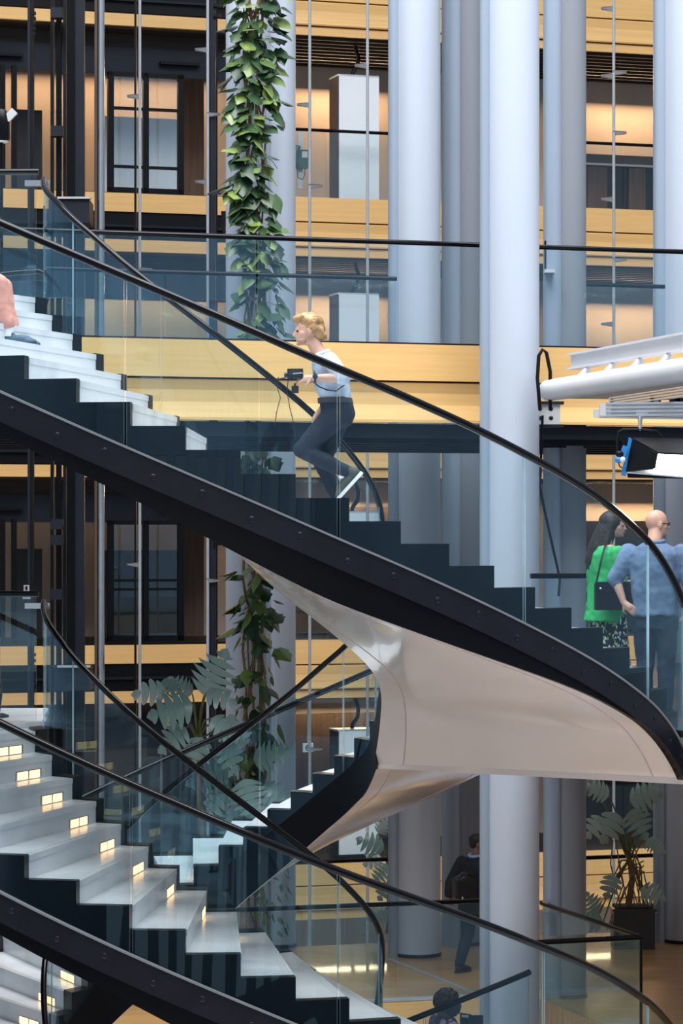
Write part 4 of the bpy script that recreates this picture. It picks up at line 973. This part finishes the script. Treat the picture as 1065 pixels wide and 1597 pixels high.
# --- the person sitting at the left edge, seen from the knees down
YS = 22.9; hx = P(-60, 470, YS)
kz = P(4, 437, YS); fz_ = P(30, 545, YS)
zf = fA.zk(3)
ps = thing('person', 'sitting person in salmon pink trousers and blue slip-on shoes', 'person', (kz.x, YS, zf))
kr = kz.z - zf
mb = MB()
for y in (-.02, .26):
    limb(mb, [(-.48, y*.6 + .05, kr - .03), (-.03, y, kr - .03)], [.085, .06]); limb(mb, [(-.03, y, kr - .03), (-.0, y, kr * .6), (.05, y, .09)], [.058, .052, .036])
torso(mb, [((-.50, .13, kr - .12), .12, .19), ((-.50, .13, kr + .05), .12, .19), ((-.48, .13, kr + .3), .11, .17), ((-.45, .13, kr + .48), .08, .18), ((-.44, .13, kr + .56), .05, .07)])
sq, sM = head(mb, (-.41, .13, kr + .74), 0, .1)
for y, e in ((-.09, -1), (.35, 1)): limb(mb, [(-.46, y, kr + .47), (-.38, y - .03*e, kr + .2), (-.16, y + .02*e, kr + .08)], [.05, .042, .03]); hand(mb, (-.16, y, kr + .08), (1, 0, -.1), (0, 0, 1), .3)
blob('body', mb, 'skin_fair', ps, .012, 3); eyes(sq, ps)
mb = MB()
for y in (-.02, .26):
    limb(mb, [(-.48, y*.6 + .05, kr - .03), (-.25, y*.8+.03, kr - .02), (-.03, y, kr - .03)], [.12, .105, .082]); limb(mb, [(-.03, y, kr - .03), (-.01, y, kr * .6), (.035, y, .19)], [.080, .078, .072])
torso(mb, [((-.50, .13, kr - .14), .15, .22), ((-.50, .13, kr + .08), .14, .2)])
o = blob('trousers', mb, 'trousers_salmon', ps, .012, 3); garment_folds(o, .010, 9, 2)
mb = MB(); torso(mb, [((-.50, .13, kr + .0), .145, .21), ((-.49, .13, kr + .3), .14, .2), ((-.46, .13, kr + .48), .10, .19), ((-.45, .13, kr + .55), .06, .09)])
for y, e in ((-.09, -1), (.35, 1)): limb(mb, [(-.46, y, kr + .47), (-.39, y - .03*e, kr + .22)], [.07, .06])
blob('shirt', mb, 'shirt_pale', ps, .014, 3)
mb = MB(); mb.ball(sq(-.02, 0, .045), .108, .09, .09, rot=sM); mb.ball(sq(-.06, 0, -.01), .06, .08, .08, rot=sM); blob('hair', mb, 'hair_brown', ps, .012, 2)
for y in (-.02, .26):
    MB().lathe([(.046, .08), (.050, .12), (.050, .17), (.048, .19)], (.045, y, 0), 14).build('sock', 'sole_white', ps, smooth=True)
    shoe('shoe', ps, (-.01, y, .004), (.285, y, .004), (0, 0, 1), 'shoe_blue', 'shoe_olive')

# --- the woman in green and the man in denim on the right landing
def local_frame(root, Y, rz, zf):
    o = Vector((root, Y, zf)); Mi = Matrix.Rotation(-rz, 3, 'Z')
    return lambda px, py, dy=0: Mi @ (P(px, py, Y + dy) - o)
YW = 26.9; rz = R(28); xw = P(948, 900, YW).x; G = local_frame(xw, YW, rz, F[1])
pw = thing('person', 'woman with long dark hair in a bright green jacket and printed skirt', 'person', (xw, YW, F[1]), rz)
Hw = P(952, 797, YW).z - F[1]
mb = MB()
wq, wM = head(mb, (.06, -.01, Hw - .135), R(-38), R(4), 1.0)
limb(mb, [(-.03, 0, Hw - .33), (.0, 0, Hw - .2)], [.058, .05])
torso(mb, [((0, 0, Hw*.50), .11, .17), ((0, 0, Hw*.58), .10, .15), ((0, 0, Hw*.70), .11, .17), ((-.02, 0, Hw*.79), .10, .18), ((-.03, 0, Hw*.83), .06, .10)])
sR, eR, wRt = Vector((-.02, -.19, Hw*.79)), Vector((-.03, -.25, Hw*.60)), Vector((.22, -.16, Hw*.605))
sL, eL, wLt = Vector((-.02, .19, Hw*.79)), Vector((.0, .26, Hw*.60)), Vector((.24, .12, Hw*.63))
for a, b, c in ((sR, eR, wRt), (sL, eL, wLt)): limb(mb, [a, b], [.05, .04]); limb(mb, [b, c], [.04, .026])
hand(mb, wRt, (.9, .4, .25), (.2, -1, .2), .6); hand(mb, wLt, (.9, -.4, .1), (.2, 1, .2), .6)
for y in (-.09, .09): limb(mb, [(0, y, Hw*.5), (.02, y, Hw*.27), (-.02, y, .09)], [.09, .055, .036]); limb(mb, [(-.03, y, .06), (.12, y, .03)], [.035, .03])
blob('body', mb, 'skin_fair', pw, .011, 3); eyes(wq, pw)
MB().ball(wq(.101, 0, -.061), .009, .020, .009, rot=wM).build('lips', 'lip', pw, smooth=True)
mb = MB()
torso(mb, [((-.05, .0, Hw*.445), .17, .205), ((-.04, 0, Hw*.52), .15, .19), ((-.02, 0, Hw*.60), .145, .19), ((-.01, 0, Hw*.70), .145, .195), ((-.02, 0, Hw*.785), .125, .195), ((-.03, 0, Hw*.825), .08, .12)])
for a, b, c in ((sR, eR, wRt), (sL, eL, wLt)): limb(mb, [a, lerp(a, b, .6), b], [.074, .070, .064]); limb(mb, [b, lerp(b, c, .5), lerp(b, c, .88)], [.064, .056, .05])
o = blob('jacket', mb, 'jacket_green', pw, .013, 4); garment_folds(o, .013, 8, 3)
mb = MB(); torso(mb, [((0, 0, Hw*.22), .19, .235), ((0, 0, Hw*.35), .165, .215), ((0, 0, Hw*.47), .145, .20)]); blob('skirt', mb, 'skirt_print', pw, .014, 3)
mb = MB(); mb.ball(wq(-.032, 0, .032), .116, .103, .108, rot=wM)
limb(mb, [wq(-.05, 0, .0), wq(-.085, 0, -.10), wq(-.125, 0, -.22), wq(-.165, 0, -.34), wq(-.18, 0, -.40)], [.098, .104, .104, .088, .05])
for sg in (-1, 1): limb(mb, [wq(-.02, .075*sg, .03), wq(-.03, .085*sg, -.08), wq(-.06, .085*sg, -.20), wq(-.10, .07*sg, -.30)], [.036, .036, .042, .03])
o = blob('hair', mb, 'hair_brown', pw, .010, 4); garment_folds(o, .004, 26, 5)
for y in (-.09, .09): shoe('shoe', pw, (-.09, y, .004), (.15, y, .004), (0, 0, 1), 'leather_black', 'leather_black')
bgp = P(955, 928, YW - .32)
hb = thing('handbag', 'black leather shoulder bag hanging at the side of the woman in green', 'bag', bgp, R(8))
MB().box((-.165, -.045, -.14), (.185, .045, .11)).build('body', 'leather_black', hb); MB().box((-.172, -.052, .02), (.19, -.040, .125)).build('flap', 'leather_black', hb)
MB().ball((-.125, -.052, .06), .014, .008, .012).build('buckle', 'chrome', hb, smooth=True)
sp = [P(x, y, YW + d) - bgp for x, y, d in ((929, 912, -.30), (934, 890, -.28), (939, 868, -.25), (944, 850, -.17), (948, 844, -.02))]
sp = [Matrix.Rotation(-R(8), 3, 'Z') @ p for p in sp]
MB().tube(sp, .010, 6).build('strap', 'leather_black', hb, smooth=True)

YD = 26.0; rzd = R(68); xd = P(1022, 900, YD).x
pd = thing('person', 'bald man in a denim shirt and jeans standing with hand on hip', 'person', (xd, YD, F[1]), rzd)
Hd = P(1022, 795, YD).z - F[1]
mb = MB()
dq, dM = head(mb, (.02, -.01, Hd - .130), R(-48), R(2), 1.06)
limb(mb, [(-.04, 0, Hd - .30), (-.0, 0, Hd - .19)], [.070, .066])
torso(mb, [((0, 0, Hd*.48), .12, .18), ((0, 0, Hd*.56), .12, .17), ((-.01, 0, Hd*.68), .13, .20), ((-.02, 0, Hd*.78), .12, .22), ((-.03, 0, Hd*.83), .08, .13)])
sL, eL, wL_ = Vector((-.02, .24, Hd*.79)), Vector((-.07, .36, Hd*.665)), Vector((-.10, .27, Hd*.55))
sR, eR, wR_ = Vector((-.02, -.24, Hd*.79)), Vector((-.02, -.34, Hd*.62)), Vector((.14, -.27, Hd*.52))
for a, b, c in ((sL, eL, wL_), (sR, eR, wR_)): limb(mb, [a, b], [.056, .046]); limb(mb, [b, lerp(b, c, .35), c], [.046, .044, .029])
hand(mb, wL_, (-.10, -.75, -.6), (-1, .1, .2), .35, 1.05, 1); hand(mb, wR_, (.4, .3, -.7), (.3, -1, 0), .5, 1.05)
for y in (-.10, .10): limb(mb, [(0, y, Hd*.5), (.02, y, Hd*.27), (-.02, y, .09)], [.10, .065, .042])
blob('body', mb, 'skin_fair', pd, .010, 3); eyes(dq, pd)
mb = MB()
torso(mb, [((0, 0, Hd*.485), .155, .215), ((0, 0, Hd*.53), .15, .205), ((-.005, 0, Hd*.62), .15, .215), ((-.01, 0, Hd*.70), .155, .235), ((-.02, 0, Hd*.785), .138, .245), ((-.03, 0, Hd*.825), .10, .16), ((-.03, 0, Hd*.843), .07, .09)])
for a, b, c in ((sL, eL, wL_), (sR, eR, wR_)): limb(mb, [a, lerp(a, b, .6), b], [.088, .082, .072]); limb(mb, [b, lerp(b, c, .14)], [.070, .062])
o = blob('shirt', mb, 'denim_shirt', pd, .013, 4); garment_folds(o, .013, 8, 8)
mb = MB(); torso(mb, [((0, 0, Hd*.42), .13, .19), ((0, 0, Hd*.52), .14, .195)])
for y in (-.10, .10): limb(mb, [(0, y, Hd*.46), (.02, y, Hd*.27), (-.02, y, .08)], [.12, .085, .066])
o = blob('jeans', mb, 'jeans', pd, .014, 3); garment_folds(o, .010, 9, 6)
MB().tube([Vector((-.03 + .078*cos(a), .085*sin(a), Hd*.848 + .012*cos(a))) for a in [R(i*24) for i in range(16)]], .018, 8).build('collar', 'denim_shirt', pd, smooth=True)
for sg in (-1, 1): MB().tube([dq(.096, .036*sg, .004) + dM @ Vector((0, .019*cos(a), .015*sin(a))) for a in [R(i*36) for i in range(11)]], .0035, 6).tube([dq(.096, .056*sg, .006), dq(.0, .080*sg, .004)], .0035, 6).build('spectacles', 'plastic_black', pd)
for y in (-.10, .10): shoe('shoe', pd, (-.10, y, .004), (.18, y, .004), (0, 0, 1), 'leather_black', 'leather_black')

# --- the man in the dark suit walking on the wooden floor
YB = 35.2; rzb = R(48); xb = P(742, 1400, YB).x
pb = thing('person', 'man in a dark suit walking behind the nearest column with a black bag', 'person', (xb, YB, 0), rzb)
Hb = P(742, 1300, YB).z
mb = MB()
bq, bM = head(mb, (.05, 0, Hb - .130), R(-46), R(3), 1.03)
limb(mb, [(.0, 0, Hb - .31), (.03, 0, Hb - .19)], [.066, .06])
torso(mb, [((-.02, 0, Hb*.50), .12, .17), ((-.02, 0, Hb*.60), .12, .165), ((-.01, 0, Hb*.72), .13, .19), ((0, 0, Hb*.79), .11, .20), ((0, 0, Hb*.83), .07, .12)])
for y, e, wv in ((.23, (-.14, .30, Hb*.63), (-.20, .27, Hb*.55)), (-.23, (.02, -.28, Hb*.62), (.16, -.25, Hb*.52))):
    limb(mb, [(0, y, Hb*.785), e], [.055, .045]); limb(mb, [e, wv], [.043, .028]); hand(mb, wv, (.0, .0, -1), (0, math.copysign(1, y), 0), .9)
lg = [((0, .1, Hb*.5), (-.04, .1, Hb*.27), (-.20, .1, .10)), ((0, -.1, Hb*.5), (.16, -.1, Hb*.28), (.20, -.1, .09))]
for a, b, c in lg: limb(mb, [a, b], [.09, .06]); limb(mb, [b, c], [.058, .04])
blob('body', mb, 'skin_dark', pb, .011, 3); eyes(bq, pb)
mb = MB()
torso(mb, [((-.03, 0, Hb*.43), .165, .215), ((-.03, 0, Hb*.52), .155, .205), ((-.02, 0, Hb*.61), .145, .195), ((-.01, 0, Hb*.72), .155, .215), ((0, 0, Hb*.785), .135, .225), ((0, 0, Hb*.82), .095, .15), ((.0, 0, Hb*.835), .075, .10)])
for y, e, wv in ((.23, (-.14, .30, Hb*.63), (-.20, .27, Hb*.55)), (-.23, (.02, -.28, Hb*.62), (.16, -.25, Hb*.52))):
    limb(mb, [(0, y, Hb*.785), e], [.08, .068]); limb(mb, [e, lerp(Vector(e), Vector(wv), .9)], [.066, .052])
o = blob('suit_jacket', mb, 'suit_navy', pb, .014, 4); garment_folds(o, .008, 8, 2)
mb = MB(); torso(mb, [((0, 0, Hb*.44), .14, .19), ((0, 0, Hb*.50), .14, .19)])
for a, b, c in lg: limb(mb, [Vector(a) - Vector((0,0,.04)), b], [.115, .085]); limb(mb, [b, c], [.08, .062])
o = blob('suit_trousers', mb, 'suit_navy', pb, .014, 3); garment_folds(o, .008, 9, 6)
MB().tube([Vector((.0 + .076*cos(a), .086*sin(a), Hb*.846 + .018*cos(a))) for a in [R(i*24) for i in range(16)]], .020, 8).build('collar', 'shirt_blue', pb, smooth=True)
mb = MB(); mb.ball(bq(-.022, 0, .045), .104, .086, .088, rot=bM); mb.ball(bq(-.055, 0, .0), .062, .078, .07, rot=bM); o = blob('hair', mb, 'hair_black', pb, .010, 2)
shoe('shoe', pb, (-.27, .1, .004), (.02, .1, .004), (0, 0, 1), 'leather_black', 'leather_black'); shoe('shoe', pb, (.14, -.1, .004), (.42, -.1, .004), (0, 0, 1), 'leather_black', 'leather_black')
bp_ = P(724, 1384, YB - .32)
bb = thing('holdall', 'black leather holdall slung at the back of the man in the suit', 'bag', bp_, R(20))
mb = MB(); mb.box((-.14, -.08, -.13), (.14, .08, .12)); mb.ball((0, 0, .06), .15, .09, .12); blob('body', mb, 'leather_black', bb, .014, 5)
MB().tube([(-.11, -.06, .10), (-.06, -.06, .19), (.06, -.06, .19), (.11, -.06, .10)], .010, 6).build('handle', 'leather_black', bb, smooth=True)
MB().ball((-.06, -.09, -.12), .014, .008, .02).build('tag', 'chrome', bb, smooth=True)

# --- the curly-haired person on the lowest flight
YC = 29.2; xc = P(692, 1570, YC).x
ztop = P(692, 1543, YC).z; zf = fD.zk(5)
for kk in range(4, 9): pass
zst = tread_at(fD, xc, YC) if YC < 29.4 else -1.0
Hc = ztop - zst
pc = thing('person', 'person with dark curly hair and a floral purple top at the bottom of the frame', 'person', (xc, YC, zst), R(200))
mb = MB()
cq, cM = head(mb, (0, 0, Hc - .15), R(0), R(14), 1.0)
limb(mb, [(-.03, 0, Hc - .35), (0, 0, Hc - .2)], [.062, .056])
torso(mb, [((0, 0, Hc*.5), .13, .18), ((0, 0, Hc*.6), .12, .17), ((0, 0, Hc*.72), .12, .18), ((-.02, 0, Hc*.79), .10, .19), ((-.03, 0, Hc*.83), .06, .11)])
for y, wv in ((.22, (.26, .26, Hc*.68)), (-.22, (.24, -.12, Hc*.64))):
    e = (.0, y*1.3, Hc*.62); limb(mb, [(0, y, Hc*.785), e], [.05, .042]); limb(mb, [e, wv], [.042, .028]); hand(mb, wv, (1, 0, .2), (0, math.copysign(1, y), .4), .7)
for y in (-.09, .09): limb(mb, [(0, y, Hc*.5), (.02, y, Hc*.27), (-.02, y, .09)], [.09, .06, .04])
blob('body', mb, 'skin_dark', pc, .012, 3); eyes(cq, pc)
mb = MB(); torso(mb, [((0, 0, Hc*.46), .16, .21), ((0, 0, Hc*.6), .145, .195), ((0, 0, Hc*.72), .145, .205), ((-.01, 0, Hc*.79), .125, .21), ((-.02, 0, Hc*.83), .085, .13)])
for y, wv in ((.22, (.26, .26, Hc*.68)), (-.22, (.24, -.12, Hc*.64))):
    e = (.0, y*1.3, Hc*.62); limb(mb, [(0, y, Hc*.785), e], [.075, .065]); limb(mb, [e, lerp(Vector(e), Vector(wv), .6)], [.06, .05])
blob('top', mb, 'floral_top', pc, .013, 3)
mb = MB(); torso(mb, [((0, 0, Hc*.42), .13, .18), ((0, 0, Hc*.49), .14, .19)])
for y in (-.09, .09): limb(mb, [(0, y, Hc*.46), (.02, y, Hc*.27), (-.02, y, .08)], [.11, .08, .06])
blob('trousers', mb, 'trousers_navy', pc, .015, 3)
mb = MB(); mb.ball(cq(-.03, 0, .03), .135, .135, .125, rot=cM); mb.ball(cq(-.07, 0, -.05), .10, .13, .10, rot=cM)
rr = random.Random(3)
for i in range(60):
    a, b = rr.uniform(0, 6.28), rr.uniform(-.6, 1.5); mb.ball(cq(-.04 + .125*cos(a)*cos(b), .13*sin(a)*cos(b), .02 + .12*sin(b)), .022, nu=8, nv=6)
o = blob('hair', mb, 'hair_grey_curls', pc, .010, 1); garment_folds(o, .012, 30, 2)
for y in (-.09, .09): shoe('shoe', pc, (-.09, y, .004), (.15, y, .004), (0, 0, 1), 'leather_black', 'leather_black')
tp = P(735, 1592, YC - .22)
tb = thing('folder', 'open dark folder held by the curly-haired person at the bottom edge', 'folder', tp, R(-15))
sheet([(-.12, .0, -.15), (-.01, .02, -.15), (.0, .02, .06), (-.12, .0, .08)], .012).build('cover', 'suit_navy', tb); sheet([(.0, .02, -.15), (.13, -.03, -.13), (.13, -.03, .07), (.005, .02, .055)], .012).build('cover', 'suit_navy', tb)
sheet([(-.10, -.008, .035), (-.03, .004, .03), (-.03, .004, .055), (-.10, -.008, .06)], .004).build('white_label', 'sole_white', tb)
bpy.data.scenes.remove(tmp_scene)
